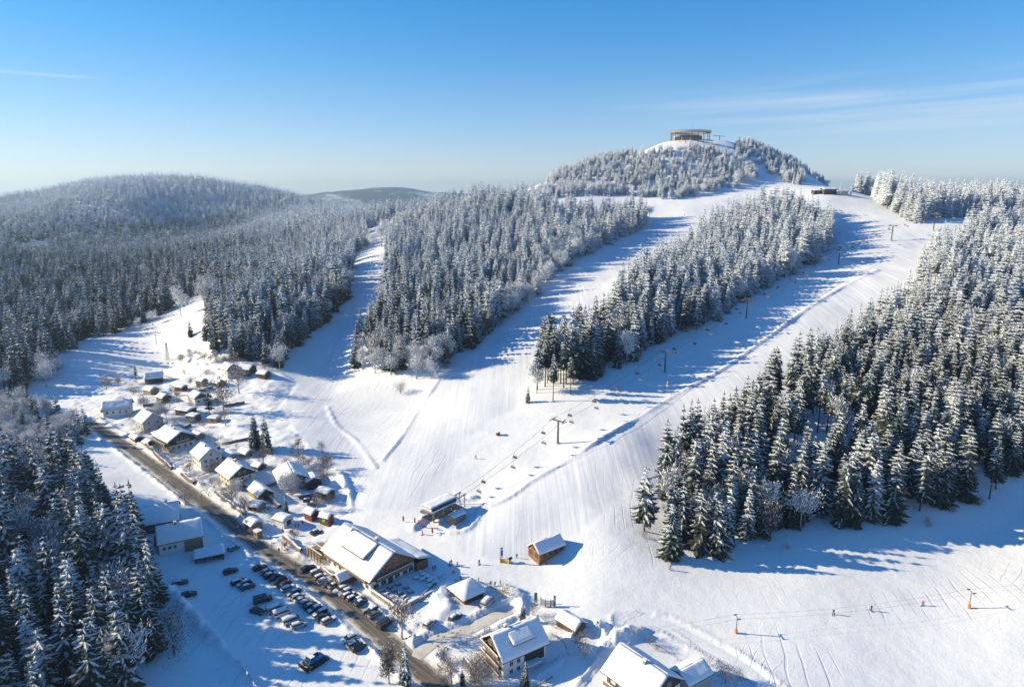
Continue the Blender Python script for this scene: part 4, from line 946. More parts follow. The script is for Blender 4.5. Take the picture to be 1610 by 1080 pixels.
# huts and sheds
HUTS = [('shed', 'old leaning shed with a long snowy roof above the green conifer', 'shed', px(410, 778), -48, 11, 6, 2.0, 4.2, 'oldwood', 'black', [('E', 1.0, [0], 1.8, 1.4)]),
 ('hut', 'low porch hut with an open front under heavy snow left of the green conifer', 'hut', px(404, 800), -20, 5, 4.5, 2.0, 2.9, 'oldwood', None, [('S', 1.1, [-1, 1], 1.2, 1.0)]),
 ('hut', 'rounded snow laden hut beside the road with pale poster boards', 'hut', px(399, 829), -40, 5.2, 4.2, 2.1, 3.0, 'oldwood', None, [('S', 1.1, [-1.2], 1.0, 1.0)]),
 ('hut', 'snowy shack with a black doorway beside the waiting skiers', 'hut', px(446, 822), -30, 5.5, 4.6, 2.2, 3.0, 'white', None, [('E', 1.0, [0], 1.8, 1.7)]),
 ('ticket_hut', 'small red framed stall under thick snow', 'stall', px(490, 812), -35, 4.2, 3.4, 2.0, 3.1, 'stallred', None, [('E', 1.1, [0], 1.6, 1.0)]),
 ('ticket_hut', 'red stall with a lime green cloth hanging at its front', 'stall', px(514, 818), -25, 4.0, 3.2, 1.9, 2.8, 'stallred', None, [('S', 1.1, [0], 1.6, 1.0)]),
 ('ski_school_hut', 'orange wooden hut with a blue shaded roof beside the slope', 'hut', (11.4, 205.8), 36, 10.6, 6.0, 2.7, 5.0, 'pine', None, [('S', 1.5, [-3.2, -.8, 1.6, 4], .8, .9), ('W', 1.4, [-1.5, 1.6], 1.3, 1.4), ('W', 3.4, [0], .8, .6)]),
 ('hut', 'small dark log hut with a snowy roof above the foreground lane', 'hut', px(898, 986), -47, 7, 4.4, 2.1, 3.6, 'timber', None, [('E', 1.1, [0], 1.0, 1.0)]),
 ('barn', 'dark gabled barn in the upper village next to the lone spruce', 'barn', px(243, 600), 205, 9.5, 8, 3.2, 6.0, 'black', None, [('E', 1.5, [0], 2, 1.6)]),
 ('shed', 'brown shed with one roof plane bare of snow in the upper village', 'shed', px(238, 617), -30, 7, 5, 2.0, 3.4, 'oldwood', None, []),
 ('hut', 'small hut with a thick white roof in the middle of the upper village', 'hut', px(258, 629), -35, 6.5, 5, 2.2, 3.7, 'timber', None, [('E', 1.2, [0], 1, 1)]),
 ('garage', 'flat black garage with snow on top in the middle of the village', 'garage', px(293, 650), -20, 8.5, 6, 2.5, 3.0, 'black', None, [('S', 1.1, [-2, 2], 2.4, 1.8)]),
 ('garage', 'smaller black garage standing in front of its neighbour', 'garage', px(305, 659), -20, 5.5, 4.6, 2.3, 2.7, 'black', None, [('S', 1.1, [0], 2.4, 1.7)]),
 ('hut', 'tiny flat roofed hut right of the garages', 'hut', px(338, 662), -15, 5, 4, 2.0, 2.4, 'oldwood', None, [('S', 1.1, [0], 1, .9)]),
 ('cottage', 'cottage with a bright roof behind bare trees at the top of the village', 'cottage', px(362, 587), -40, 9, 8, 3.4, 6.2, 'white', 'timber', [('E', 1.8, [-2, 2], .9, 1.1)]),
 ('barn', 'brown barn at the foot of the forest above the village', 'barn', px(389, 586), -15, 8, 7, 3.0, 5.0, 'timber', None, [('S', 1.4, [0], 2.2, 1.8)]),
 ('shed', 'snow buried shed between gardens below the white house', 'shed', px(395, 765), -46, 8, 4, 1.6, 2.6, 'timber', None, []),
 ('shed', 'little shed with a white cap beside the two dark spruces', 'shed', px(388, 716), -35, 6, 4.5, 1.9, 3.2, 'oldwood', None, [('E', 1.0, [0], .8, .8)]),
 ('shed', 'narrow wood store beside the pale grey house', 'shed', px(215, 692), -42, 7, 3.5, 1.7, 2.6, 'timber', None, []),
 ('shed', 'garden shed in the bushes left of the black gabled chalet', 'shed', px(235, 700), -42, 5, 4, 1.8, 2.8, 'timber', None, [])]
HUTS += [('shed', 'small brown shed beside the upper bare trees', 'shed', px(318, 603), -30, 5.5, 4, 2, 3.2, 'oldwood', None, []), ('hut', 'dark hut below the upper cottage', 'hut', px(345, 606), -35, 6, 4.6, 2.1, 3.5, 'black', None, [('E', 1.1, [0], 1, 1)]),
 ('shed', 'low snow covered shed right of the upper barn', 'shed', px(285, 612), -20, 6, 4, 1.7, 2.4, 'timber', None, []), ('house', 'small white house between the garages and the slim spruce', 'house', px(312, 632), -42, 8.5, 7, 3.6, 5.8, 'white', 'timber', [('E', 1.6, [-1.6, 1.6], .9, 1)]),
 ('shed', 'wood shed behind the black gabled chalet', 'shed', px(312, 688), -40, 6.5, 4, 1.8, 2.9, 'oldwood', None, []), ('garage', 'snow topped garage right of the white two storey house', 'garage', px(362, 722), -45, 6.5, 5.5, 2.3, 3.2, 'grey', None, [('E', 1.1, [0], 2.6, 1.8)]),
 ('hut', 'brown garden hut above the cream house', 'hut', px(408, 738), -40, 5, 4, 2, 3.2, 'timber', None, []), ('shed', 'dark shed at the piste fence above the red stalls', 'shed', px(512, 778), -30, 6, 4, 1.9, 2.8, 'black', None, []),
 ('garage', 'flat garage under thick snow below the pale grey house', 'garage', px(252, 688), -42, 6, 5, 2.3, 2.6, 'grey', None, [('S', 1.1, [0], 2.4, 1.7)]), ('hut', 'small hut at the foot of the meadow wood', 'hut', px(415, 592), -20, 6, 5, 2.2, 3.6, 'timber', None, [('S', 1.2, [0], 1, 1)])]
for nm, lb, ct, c, yw, L, Wd, ev, rg, lo, up, wi in HUTS:
    chalet(nm, lb, ct, c, yw, L, Wd, ev, rg, lo, up or lo, ev-.5 if up else None, .5, .5, wins=wi, snow=.5 if 'snow' in lb or 'white' in lb else .4, dark=True)
b = MB(); b.box(-.7, .7, -1.75, -1.68, .2, 1.5); b.build('green_cloth', M['green'], bpy.data.objects['ticket_hut.001'])
kb = thing('ticket_kiosk', gp(406, 843), 'brown box shaped kiosk on the road verge', 'kiosk', None, math.radians(-40)); b = MB(); b.box(-1.3, 1.3, -1, 1, -.5, 2.2); b.build('cabin', M['oldwood'], kb); b = MB(); b.box(-1.5, 1.5, -1.2, 1.2, 2.204, 2.32); b.build('roof', M['timber'], kb); b = MB(); b.box(-1.4, 1.4, -1.1, 1.1, 2.324, 2.7); b.build('roof_snow', M['snow'], kb); b = MB(); b.box(-.7, .7, -1.04, -.98, 1.0, 1.7); b.build('hatch', M['glass'], kb)
# ---- snow bar with a pyramid roof
pc = px(735, 937); sb = thing('snow_bar', (pc[0], pc[1], gz(*pc)), 'square snow bar with a four sided pointed roof between snow heaps', 'bar', None, math.radians(38))
b = MB(); b.box(-3.4, 3.4, -3.4, 3.4, -1, 2.2); b.build('wall', M['timber'], sb)
for s in 'SEWN':
    for o in (-1.8, 0, 1.8): window_at(sb, s, o, 1.25, 6.8, 6.8, 1.3, 1.1, True)
b = MB(); e = 4.6; b.add([(-e, -e, 2.1), (e, -e, 2.1), (e, e, 2.1), (-e, e, 2.1), (0, 0, 4.5)], [(3, 2, 1, 0), (0, 1, 4), (1, 2, 4), (2, 3, 4), (3, 0, 4)]); b.build('roof', M['timber'], sb)
V = []; F = []; N_ = 10
for i in range(N_+1):
    for j in range(N_+1):
        x, y = -e+2*e*i/N_, -e+2*e*j/N_; q = max(abs(x), abs(y))/e
        V.append((x, y, 2.11+2.4*(1-q)+.42*(1-.7*q**6)+.16*float(vnoise(np.array([x*.6]), np.array([y*.6]), 61)[0])*(1-q**8)))
for i in range(N_):
    for j in range(N_): a = i*(N_+1)+j; F.append((a, a+N_+1, a+N_+2, a+1))
link_mesh('roof_snow', V, F, M['snow'], sb, smooth=True)
# ---- chairlift valley station
LIFT = [gp(694, 812), gp(877, 697), gp(1045, 586), gp(1173, 501), gp(1318, 415), gp(1401, 380), gp(1467, 363), gp(1530, 352)]
la = math.atan2(LIFT[1].y-LIFT[0].y, LIFT[1].x-LIFT[0].x)
st = thing('lift_station', LIFT[0], 'chairlift valley station with a long blue glazed housing on legs', 'lift station', None, la)
b = MB(); b.box(-6.2, 5.2, -2.3, 2.3, 4.2, 6.6); b.build('housing', M['white'], st)
b = MB(); b.box(-5.8, 4.8, -2.38, -2.304, 4.9, 6.3); b.box(-5.8, 4.8, 2.304, 2.38, 4.9, 6.3); b.build('glazing', M['bluepane'], st)
b = MB(); b.box(5.203, 5.27, -1.9, 1.9, 4.5, 6.3); b.build('end_glazing', M['bluepane'], st)
for i in range(9): b = MB(); b.box(-5.3+1.25*i, -5.2+1.25*i, -2.43, -2.384, 4.85, 6.35); b.build('mullion', M['darksteel'], st)
b = MB(); b.box(-6.5, 5.5, -2.6, 2.6, 6.604, 6.8); b.build('roof', M['darksteel'], st)
V, F = snow_sheet(-6.4, 5.4, -2.5, 6.804, 2.5, 6.804, .38, 12); link_mesh('roof_snow', V, F, M['snow'], st, smooth=True)
for x in (-4.5, 0, 3.8):
    for y in (-1.4, 1.4): b = MB(); b.bar((x, y, -1), (x, y, 4.2), .3, 8); b.build('leg', M['concrete'], st)
b = MB(); b.box(-6.5, 7.5, -2.6, 2.6, 1.0, 1.15); b.build('platform', M['darksteel'], st)
for s in (-2.6, 2.6):
    b = MB()
    for x in range(-6, 8): b.bar((x, s, 1.15), (x, s, 2.2), .05, 5)
    b.beam((-6.3, s, 2.2), (7.3, s, 2.2), .07, .07); b.beam((-6.3, s, 1.7), (7.3, s, 1.7), .05, .05); b.build('railing', M['steel'], st)
b = MB()
for y in (-1.3, 1.3): b.beam((5.3, y, 5.0), (10.2, y, 5.5), .3, .3); b.beam((9.6, y, -1), (9.6, y, 5.4), .3, .3)
for i in range(5): b.beam((5.8+i, -1.6, 5.1+.1*i), (5.8+i, 1.6, 5.1+.1*i), .14, .14); b.bar((6+i, -1.4, 4.7+.1*i), (6+i, -1.2, 4.7+.1*i), .32, 10); b.bar((6+i, 1.2, 4.7+.1*i), (6+i, 1.4, 4.7+.1*i), .32, 10)
b.build('launch_gantry', M['steel'], st)
b = MB(); b.bar((-6.7, 0, 4.9), (-6.7, 0, 5.15), 1.9, 20); b.build('bullwheel', M['steel'], st)
b = MB()
for i in range(4): b.beam((-8.5, -1.8+1.2*i, 0), (-8.5, -1.8+1.2*i, 1.3), .12, .12)
b.beam((-8.5, -1.8, 1.25), (-8.5, 1.8, 1.25), .12, .12); b.beam((-8.5, -1.8, .7), (-8.5, 1.8, .7), .08, .08); b.build('entry_gate', M['red'], st)
c2 = local(st, 1.5, -6.6); oc = chalet('operator_cabin', 'small brown operator cabin with a flat snowy roof beside the lift station', 'cabin', (c2.x, c2.y), math.degrees(la)-4, 5.6, 3.2, 2.3, 2.75, 'oldwood', 'oldwood', None, .3, .4, wins=[('S', 1.4, [-1.6, 0, 1.6], .8, .8), ('W', 1.4, [0], 1.6, 1.0)], snow=.4)
st.scale = (1.12, 1.0, .82)
# ---- round lookout platform on the summit
_l = unproject(1085, 219, 900); LK = Vector((_l[0], _l[1], gz(_l[0], _l[1]))); lk = thing('lookout_platform', LK, 'round timber lookout platform on stilts on the summit', 'lookout')
RP = 26.5; zt = 8.4
b = MB(); n = 48
for i in range(n):
    a0, a1 = 2*math.pi*i/n, 2*math.pi*(i+1)/n
    for r0, r1, z0, z1 in ((RP-7, RP, zt-.8, zt),):
        vs = [(r*math.cos(a), r*math.sin(a), z) for z in (z0, z1) for r, a in ((r0, a0), (r1, a0), (r1, a1), (r0, a1))]
        b.add(vs, [(3, 2, 1, 0), (4, 5, 6, 7), (1, 2, 6, 5), (0, 4, 7, 3)])
b.build('ring_walkway', M['oldwood'], lk)
for i in range(0, 36):
    a = 2*math.pi*i/36; p = Vector((RP*math.cos(a), RP*math.sin(a), zt)); b = MB(); b.bar(p, p+Vector((math.cos(a)*.4, math.sin(a)*.4, 1.9)), .12, 4); b.build('rail_post', M['oldwood'], lk)
b = MB()
for zz in (.35, .7, 1.05, 1.4, 1.85):
    for i in range(48):
        a0, a1 = 2*math.pi*i/48, 2*math.pi*(i+1)/48; r = RP+.2*zz; b.beam((r*math.cos(a0), r*math.sin(a0), zt+zz), (r*math.cos(a1), r*math.sin(a1), zt+zz), .09, .24)
b.build('handrail', M['oldwood'], lk)
for i in range(20):
    a = 2*math.pi*(i+.5)/20; b = MB(); p = Vector(((RP-1.5)*math.cos(a), (RP-1.5)*math.sin(a), 0)); gzz = gz(LK.x+p.x, LK.y+p.y)-LK.z-1
    b.bar((p.x, p.y, gzz), (p.x, p.y, zt-.8), .32, 6); b.build('stilt', M['timber'], lk)
b = MB(); b.box(-13, 9, -9, 8, -3, 4.2); bh = b.build('summit_house', M['oldwood'], lk)
b = MB(); b.box(-13.6, 9.6, -9.6, 8.6, 4.204, 4.5); b.box(-13.4, 9.4, -9.4, 8.4, 4.504, 4.9); b.build('house_roof', M['oldwood'], bh)
for i in range(6): me, mp = window_mesh(2.2, 2.2, True); put('window', me, bh, (-11.3+3.7*i, -9.04, 2.7)); put('pane', mp, bh, (-11.3+3.7*i, -9.04, 2.7))
for q in ((9.8, 14, -6, 2, -3, 3.6), (-21, -15, -5, 3, -3, 2.6)): b = MB(); b.box(*q); w = b.build('side_house', M['stone' if q[0] > 0 else 'oldwood'], lk); s = MB(); s.box(q[0]-.3, q[1]+.3, q[2]-.3, q[3]+.3, q[5]+.004, q[5]+.5); s.build('roof_snow', M['snow'], w)
b = MB(); b.bar((2, 0, 7), (2, 0, 21), .12, 5, .05); b.build('mast', M['darksteel'], lk)
_l = unproject(1131, 222, 903); p = Vector((_l[0], _l[1], gz(_l[0], _l[1]))); cr = thing('summit_lift_tower', p, 'cross armed lift tower beside the lookout', 'lift tower'); b = MB(); b.bar((0, 0, -1), (0, 0, 5.5), .4, 8); b.build('column', M['darksteel'], cr); b = MB(); b.beam((-9, 0, 6.2), (7, 0, 5.0), .7, .5); b.build('crossarm', M['darksteel'], cr)
# ---- huts at the top of the wide piste
p = gp(1302, 303); chalet('upper_lift_hut', 'dark hut with a white roof at the top of the wide piste', 'hut', (p.x, p.y), 8, 15, 9, 3.6, 5.0, 'timber', 'timber', None, .8, .8, wins=[('S', 1.9, row(4, 11), 1.8, 1.4), ('E', 1.9, [0], 2.2, 1.6)], snow=.8, dark=True)
p = gp(1284, 304); chalet('upper_shed', 'low brown shed left of the upper lift hut', 'shed', (p.x, p.y), 8, 9, 6, 2.6, 3.2, 'black', 'black', None, .5, .5, snow=.3, wins=[('S', 1.3, [0], 3, 1.2)])
p = gp(1322, 305); chalet('upper_garage', 'blue shaded garage behind the rimed column at the upper lift', 'garage', (p.x, p.y), 4, 12, 7, 2.6, 3.4, 'grey', 'grey', None, .5, .5, snow=.5)
# ================================================================ chairlift line
def pylon(p, ang, h, label, pads=None, arm=2.7, group='steel pylons of the chairlift', col='darksteel'):
    r = thing('lift_pylon', p, label, 'lift pylon', group, ang)
    b = MB(); b.bar((0, 0, -1.5), (0, 0, h), .42, 10, .30); b.build('column', M[col], r)
    b = MB(); b.bar((0, 0, -1), (0, 0, .5), .8, 8, .7); b.build('footing', M['concrete'], r)
    b = MB(); b.beam((0, -arm-.2, h), (0, arm+.2, h), .4, .45); b.build('crossarm', M[col], r)
    for s in (-1, 1):
        b = MB(); b.beam((-1.7, s*arm, h+.3), (1.7, s*arm, h+.3), .16, .22)
        for i in range(6): b.bar((-1.5+.6*i, s*arm-.12, h+.42), (-1.5+.6*i, s*arm+.12, h+.42), .24, 8)
        sh = b.build('sheave_train', M['steel'], r)
        b = MB(); b.box(-1.9, 1.9, s*arm+(.35 if s > 0 else -.95), s*arm+(.95 if s > 0 else -.35), h-.2, h-.12)
        for xx in (-1.8, 0, 1.8): b.bar((xx, s*(arm+.9), h-.12), (xx, s*(arm+.9), h+.9), .035, 4)
        b.beam((-1.8, s*(arm+.9), h+.9), (1.8, s*(arm+.9), h+.9), .05, .05); b.build('catwalk', M['steel'], r)
    b = MB(); b.beam((.0, -1.2, h+.2), (0, -1.2, h+1.5), .12, .12); b.beam((0, 1.2, h+.2), (0, 1.2, h+1.5), .12, .12); b.beam((0, -1.4, h+1.5), (0, 1.4, h+1.5), .14, .14); b.build('lifting_frame', M['steel'], r)
    b = MB()
    for s in (-.18, .18): b.beam((.5, s, .5), (.42, s, h), .05, .05)
    for i in range(int(h/.5)): b.beam((.5-.08*i*.5/h, -.18, .6+.5*i), (.5-.08*i*.5/h, .18, .6+.5*i), .04, .04)
    b.build('ladder', M['steel'], r)
    if pads: b = MB(); b.bar((0, 0, .1), (0, 0, 2.1), .62, 10, .58); b.build('crash_pad', M[pads], r)
    return r
PH = [None, 10.6, 11.4, 11.6, 13.5, 12.5, 14]
PL = ['lowest chairlift pylon standing alone on the open snow', 'second chairlift pylon below the wooded strip', 'chairlift pylon in the shade of the wooded strip', 'chairlift pylon with a frosted head in the blue shade', 'chairlift pylon on the steep slope under the upper hut', 'topmost chairlift pylon with an orange pad by the right hand wood']
TOPS = []
for i in range(1, 7):
    d = LIFT[min(i+1, 7)]-LIFT[i-1]; a = math.atan2(d.y, d.x)
    pylon(LIFT[i], a, PH[i], PL[i-1], 'orange' if i == 6 else ('red' if i == 5 else None)); TOPS.append((LIFT[i]+Vector((0, 0, PH[i]+.65)), a))
a0 = la; TOPS = [(LIFT[0]+Vector((math.cos(la)*9.5, math.sin(la)*9.5, 4.4)), la)]+TOPS+[(LIFT[7]+Vector((0, 0, 9)), math.atan2(LIFT[7].y-LIFT[6].y, LIFT[7].x-LIFT[6].x))]
STR = {}
for s, nm in ((-1, 'down going haul rope of the chairlift'), (1, 'up going haul rope of the chairlift')):
    pts = []
    for k in range(len(TOPS)-1):
        (p, a), (q, a2) = TOPS[k], TOPS[k+1]; A = p+Vector((-math.sin(a), math.cos(a), 0))*s*2.7*(.5 if k == 0 else 1); B = q+Vector((-math.sin(a2), math.cos(a2), 0))*s*2.7
        ln = (B-A).length
        for i in range(10): t = i/10; pts.append(A.lerp(B, t)-Vector((0, 0, ln*.022*4*t*(1-t))))
    pts.append(B); STR[s] = pts; b = MB()
    for i in range(len(pts)-1): b.bar(pts[i], pts[i+1], .055, 4)
    o = b.build('haul_rope', M['darksteel']); tag(o, nm, 'rope')
def chair_proto():
    r = thing('lift_chair', (0, 0, 0), 'empty four seat lift chair', 'lift chair', 'chairs hanging on the chairlift')
    b = MB(); b.bar((0, 0, 0), (0, .12, -1.1), .05, 5); b.bar((0, .12, -1.1), (0, 0, -2.0), .05, 5); b.beam((-.95, 0, -2.0), (.95, 0, -2.0), .08, .08); b.bar((0, 0, -.08), (0, 0, .12), .13, 6); b.build('hanger', M['darksteel'], r)
    for s in (-.95, .95): b = MB(); b.bar((s, 0, -2.0), (s, -.25, -3.0), .045, 5); b.bar((s, -.25, -3.0), (s, .35, -3.05), .045, 5); b.build('side_frame', M['darksteel'], r)
    b = MB(); b.box(-1.1, 1.1, -.2, .38, -3.02, -2.9); b.build('seat', M['chairpad'], r)
    b = MB(); b.add([(-1.1, -.24, -2.92), (1.1, -.24, -2.92), (1.1, -.08, -2.25), (-1.1, -.08, -2.25), (-1.1, -.32, -2.92), (1.1, -.32, -2.92), (1.1, -.16, -2.25), (-1.1, -.16, -2.25)], [(0, 1, 2, 3), (7, 6, 5, 4), (3, 2, 6, 7), (0, 4, 5, 1), (1, 5, 6, 2), (0, 3, 7, 4)]); b.build('backrest', M['chairpad'], r)
    b = MB(); b.beam((-1.0, .55, -2.6), (1.0, .55, -2.6), .05, .05); b.beam((-1.0, .6, -3.4), (1.0, .6, -3.4), .05, .05)
    for s in (-.6, .6): b.beam((s, -.1, -2.4), (s, .55, -2.6), .04, .04); b.beam((s, .55, -2.6), (s, .6, -3.4), .04, .04)
    b.build('safety_bar', M['steel'], r); return r
M['chairpad'] = mat('chair_upholstery', (.10, .075, .06), .6)
M['chairpad2'] = mat('orange_chair_upholstery', (.42, .17, .05), .6)
ch = chair_proto(); cnt = 0
spans = ['between the valley station and the first pylon', 'between the first and second pylon', 'between the second and third pylon', 'between the third and fourth pylon', 'between the fourth and fifth pylon', 'between the fifth and last pylon']
for s in (-1, 1):
    P = STR[s]; L_ = [0]
    for i in range(len(P)-1): L_.append(L_[-1]+(P[i+1]-P[i]).length)
    d = 9.0 if s < 0 else 15.0; step = 20.0
    while d < L_[-1]-30:
        i = max(j for j in range(len(L_)-1) if L_[j] <= d); t = (d-L_[i])/(L_[i+1]-L_[i]); q = P[i].lerp(P[i+1], t); dv = P[i+1]-P[i]; k = i//10
        c = ch if cnt == 0 else copy_tree(ch); cnt += 1
        c.location = q; c.rotation_euler = (0, 0, math.atan2(dv.y, dv.x)-math.pi/2+(0 if s < 0 else math.pi))
        c['label'] = 'empty lift chair on the %s rope %s' % ('near' if s < 0 else 'far', spans[min(k, 5)])
        c['group'] = 'lift chairs %s, %s' % (spans[min(k, 5)], 'down rope' if s < 0 else 'up rope'); d += step
# ---- drag lift on the flat field, right
def drag_tower(p, ang, h, label):
    r = thing('drag_lift_tower', p, label, 'drag lift tower', None, ang)
    b = MB(); b.bar((0, 0, -1), (0, 0, h), .2, 8, .15); b.build('column', M['steel'], r)
    b = MB(); b.beam((0, -1.15, h), (0, 1.15, h), .16, .2); b.build('crossarm', M['steel'], r)
    for s in (-1, 1):
        b = MB(); b.beam((-.5, s*1.05, h+.1), (.5, s*1.05, h+.1), .1, .12)
        for i in range(3): b.bar((-.4+.4*i, s*1.05-.06, h+.22), (-.4+.4*i, s*1.05+.06, h+.22), .17, 8)
        b.build('sheave_train', M['darksteel'], r)
    b = MB(); b.bar((0, 0, -.3), (0, 0, 1.15), .42, 10, .38); b.build('crash_pad', M['orange'], r); return r
DT = [gp(1157, 995), gp(1523, 956)]; da = math.atan2(DT[1].y-DT[0].y, DT[1].x-DT[0].x)
drag_tower(DT[0], da, 4.9, 'drag lift tower with an orange foot pad below the field centre'); drag_tower(DT[1], da, 5.4, 'drag lift tower with an orange foot pad at the right edge of the field')
dv = (DT[1]-DT[0]).normalized(); nv = Vector((-dv.y, dv.x, 0)).normalized()
for s in (-1, 1):
    b = MB(); P = [DT[0]-dv*40+Vector((0, 0, 3.2))+nv*s*1.05, DT[0]+Vector((0, 0, 5.15))+nv*s*1.05, DT[1]+Vector((0, 0, 5.65))+nv*s*1.05, DT[1]+dv*60+Vector((0, 0, 6))+nv*s*1.05]
    for i in range(3):
        for q in range(8):
            f = lambda t: P[i].lerp(P[i+1], t)-Vector((0, 0, 1.6*4*t*(1-t)*(1 if i == 1 else .3))); b.bar(f(q/8), f((q+1)/8), .022, 4)
    tag(b.build('drag_lift_rope', M['darksteel']), '%s rope of the drag lift across the lower field' % ('near' if s < 0 else 'far'), 'rope')
# lattice tower and rope of the meadow lift, far left
r = thing('lattice_mast', gp(264, 566), 'thin lattice mast on the white meadow above the village', 'mast'); hh_ = 12
b = MB()
for s, q in ((-1, -1), (1, -1), (1, 1), (-1, 1)): b.beam((s*.9, q*.9, -1), (s*.25, q*.25, hh_), .14, .14)
b.build('frame', M['darksteel'], r); b = MB()
for i in range(6):
    z0, z1 = hh_*i/6, hh_*(i+1)/6; w0, w1 = .9-.65*i/6, .9-.65*(i+1)/6
    for q in (-1, 1): b.beam((-w0, q*w0, z0), (w1, q*w1, z1), .09, .09); b.beam((q*w0, w0, z0), (q*w1, -w1, z1), .09, .09)
b.build('bracing', M['darksteel'], r); b = MB(); b.beam((-2.2, 0, hh_), (2.2, 0, hh_), .2, .25); b.build('crossarm', M['darksteel'], r)
r = thing('drag_lift_tower', gp(246, 540), 'low grey T shaped tower on the left meadow', 'drag lift tower'); b = MB(); b.bar((0, 0, -1), (0, 0, 7), .16, 6); b.build('column', M['darksteel'], r); b = MB(); b.beam((-1.6, 0, 7), (1.6, 0, 7), .18, .18); b.build('crossarm', M['darksteel'], r)
# ================================================================ cars
PAINT = {'black': (.012, .013, .015), 'dark grey': (.05, .053, .058), 'silver': (.42, .43, .45), 'white': (.74, .74, .73), 'dark blue': (.015, .03, .075), 'dark red': (.13, .012, .012), 'grey': (.17, .175, .18), 'dark green': (.02, .045, .035)}
for c_, v_ in PAINT.items(): M['paint '+c_] = mat(c_.replace(' ', '_')+'_car_paint', v_, .28, .1, spec=.6)
M['tyre'] = mat('tyre_rubber', (.018, .018, .018), .9); M['lamp'] = mat('headlight_glass', (.7, .72, .75), .15); M['tail'] = mat('tail_light', (.35, .01, .01), .3)
_tyre = MB(); _tyre.bar((0, -.11, 0), (0, .11, 0), .33, 12); _rim = MB(); _rim.bar((0, -.125, 0), (0, .125, 0), .19, 8)
def mk(b, name, m): me = bpy.data.meshes.new(name); me.from_pydata(b.v, [], b.f); me.materials.append(m); me.update(); return me
ME_T, ME_R = mk(_tyre, 'wheel', M['tyre']), mk(_rim, 'rim', M['steel'])
def loft(b, secs, mi=0):
    """Closed body from cross-sections: each (x, half width bottom, half width top, z bottom, z top)."""
    vs = []
    for x, wb_, wt, z0, z1 in secs: vs += [(x, -wb_, z0), (x, wb_, z0), (x, wb_*1.02, (z0+z1)*.52), (x, wt, z1-.03), (x, wt*.8, z1), (x, -wt*.8, z1), (x, -wt, z1-.03), (x, -wb_*1.02, (z0+z1)*.52)]
    n = 8; f = [tuple(range(n-1, -1, -1)), tuple(range((len(secs)-1)*n, len(secs)*n))]
    for i in range(len(secs)-1): f += [(i*n+j, i*n+(j+1) % n, (i+1)*n+(j+1) % n, (i+1)*n+j) for j in range(n)]
    return b.add(vs, f, mi)
CARM = {}
def car_mesh(style):
    if style in CARM: return CARM[style]
    b = MB(); g = MB(); s = MB(); rf = MB()
    if style == 'van':
        loft(b, [(-2.5, .93, .92, .35, 1.05), (-2.45, .97, .95, .28, 1.15), (1.5, .97, .95, .28, 1.15), (2.2, .95, .86, .28, 1.05), (2.5, .86, .75, .36, .8)])
        loft(g, [(-2.42, .93, .86, 1.1, 1.75), (1.2, .93, .86, 1.1, 1.75), (1.95, .90, .70, 1.02, 1.15)]); loft(rf, [(-2.45, .88, .80, 1.74, 2.08), (.75, .88, .80, 1.74, 2.06), (1.2, .84, .72, 1.70, 1.86)])
        top = (-2.4, .9, .82, 2.07)
    else:
        e = style == 'estate'
        loft(b, [(-2.15, .80, .74, .40, .78), (-2.05, .86, .82, .28, .93), (-.9, .88, .84, .24, .96), (.8, .88, .84, .24, .95), (1.7, .86, .78, .26, .84), (2.1, .78, .68, .36, .70)])
        loft(g, [(-1.95 if e else -1.75, .80, .66, .92, 1.30 if e else 1.05), (-1.55 if e else -1.0, .82, .66, .93, 1.40), (.15, .82, .66, .93, 1.38), (1.0, .80, .62, .92, .98)])
        loft(rf, [(-1.8 if e else -1.05, .68, .60, 1.36 if e else 1.36, 1.46 if e else 1.44), (-.4, .69, .62, 1.36, 1.48), (.2, .68, .58, 1.34, 1.42)])
        top = (-1.85 if e else -1.1, .25, .66, 1.45)
    x0, x1, w, z = top; nx, ny = 6, 4; V = []; F = []
    for i in range(nx+1):
        for j in range(ny+1):
            fx, fy = i/nx*2-1, j/ny*2-1; t = .13*(1-fx**6*.8)*(1-fy**6*.8); V.append((x0+(x1-x0)*i/nx, -w+2*w*j/ny, z+t-.06*abs(fy)**3))
    for i in range(nx):
        for j in range(ny): a = i*(ny+1)+j; F.append((a, a+ny+1, a+ny+2, a+1))
    s.add(V, F)
    hood = MB(); V = []; F = []
    hx0, hx1, hz = (1.05, 2.0, .90) if style != 'van' else (1.85, 2.35, 1.02)
    for i in range(4):
        for j in range(5): fy = j/4*2-1; V.append((hx0+(hx1-hx0)*i/3, -.72+1.44*j/4, hz+.09-.14*i/3-.05*abs(fy)**3+(.02 if i in (1, 2) else -.05)))
    for i in range(3):
        for j in range(4): a = i*5+j; F.append((a, a+5, a+6, a+1))
    hood.add(V, F)
    hl = MB(); hl.box(2.0 if style != 'van' else 2.42, 2.14 if style != 'van' else 2.53, -.13, .13, .58, .70)
    tl = MB(); tl.box(-2.20 if style != 'van' else -2.54, -2.08 if style != 'van' else -2.44, -.10, .10, .68, .84)
    CARM[style] = (b, g, rf, mk(s, 'roof_snow', M['snow']), mk(hood, 'bonnet_snow', M['snow']), mk(hl, 'headlight', M['lamp']), mk(tl, 'tail_light', M['tail']), mk(g, 'windows', M['glass']))
    return CARM[style]
_pm = {}
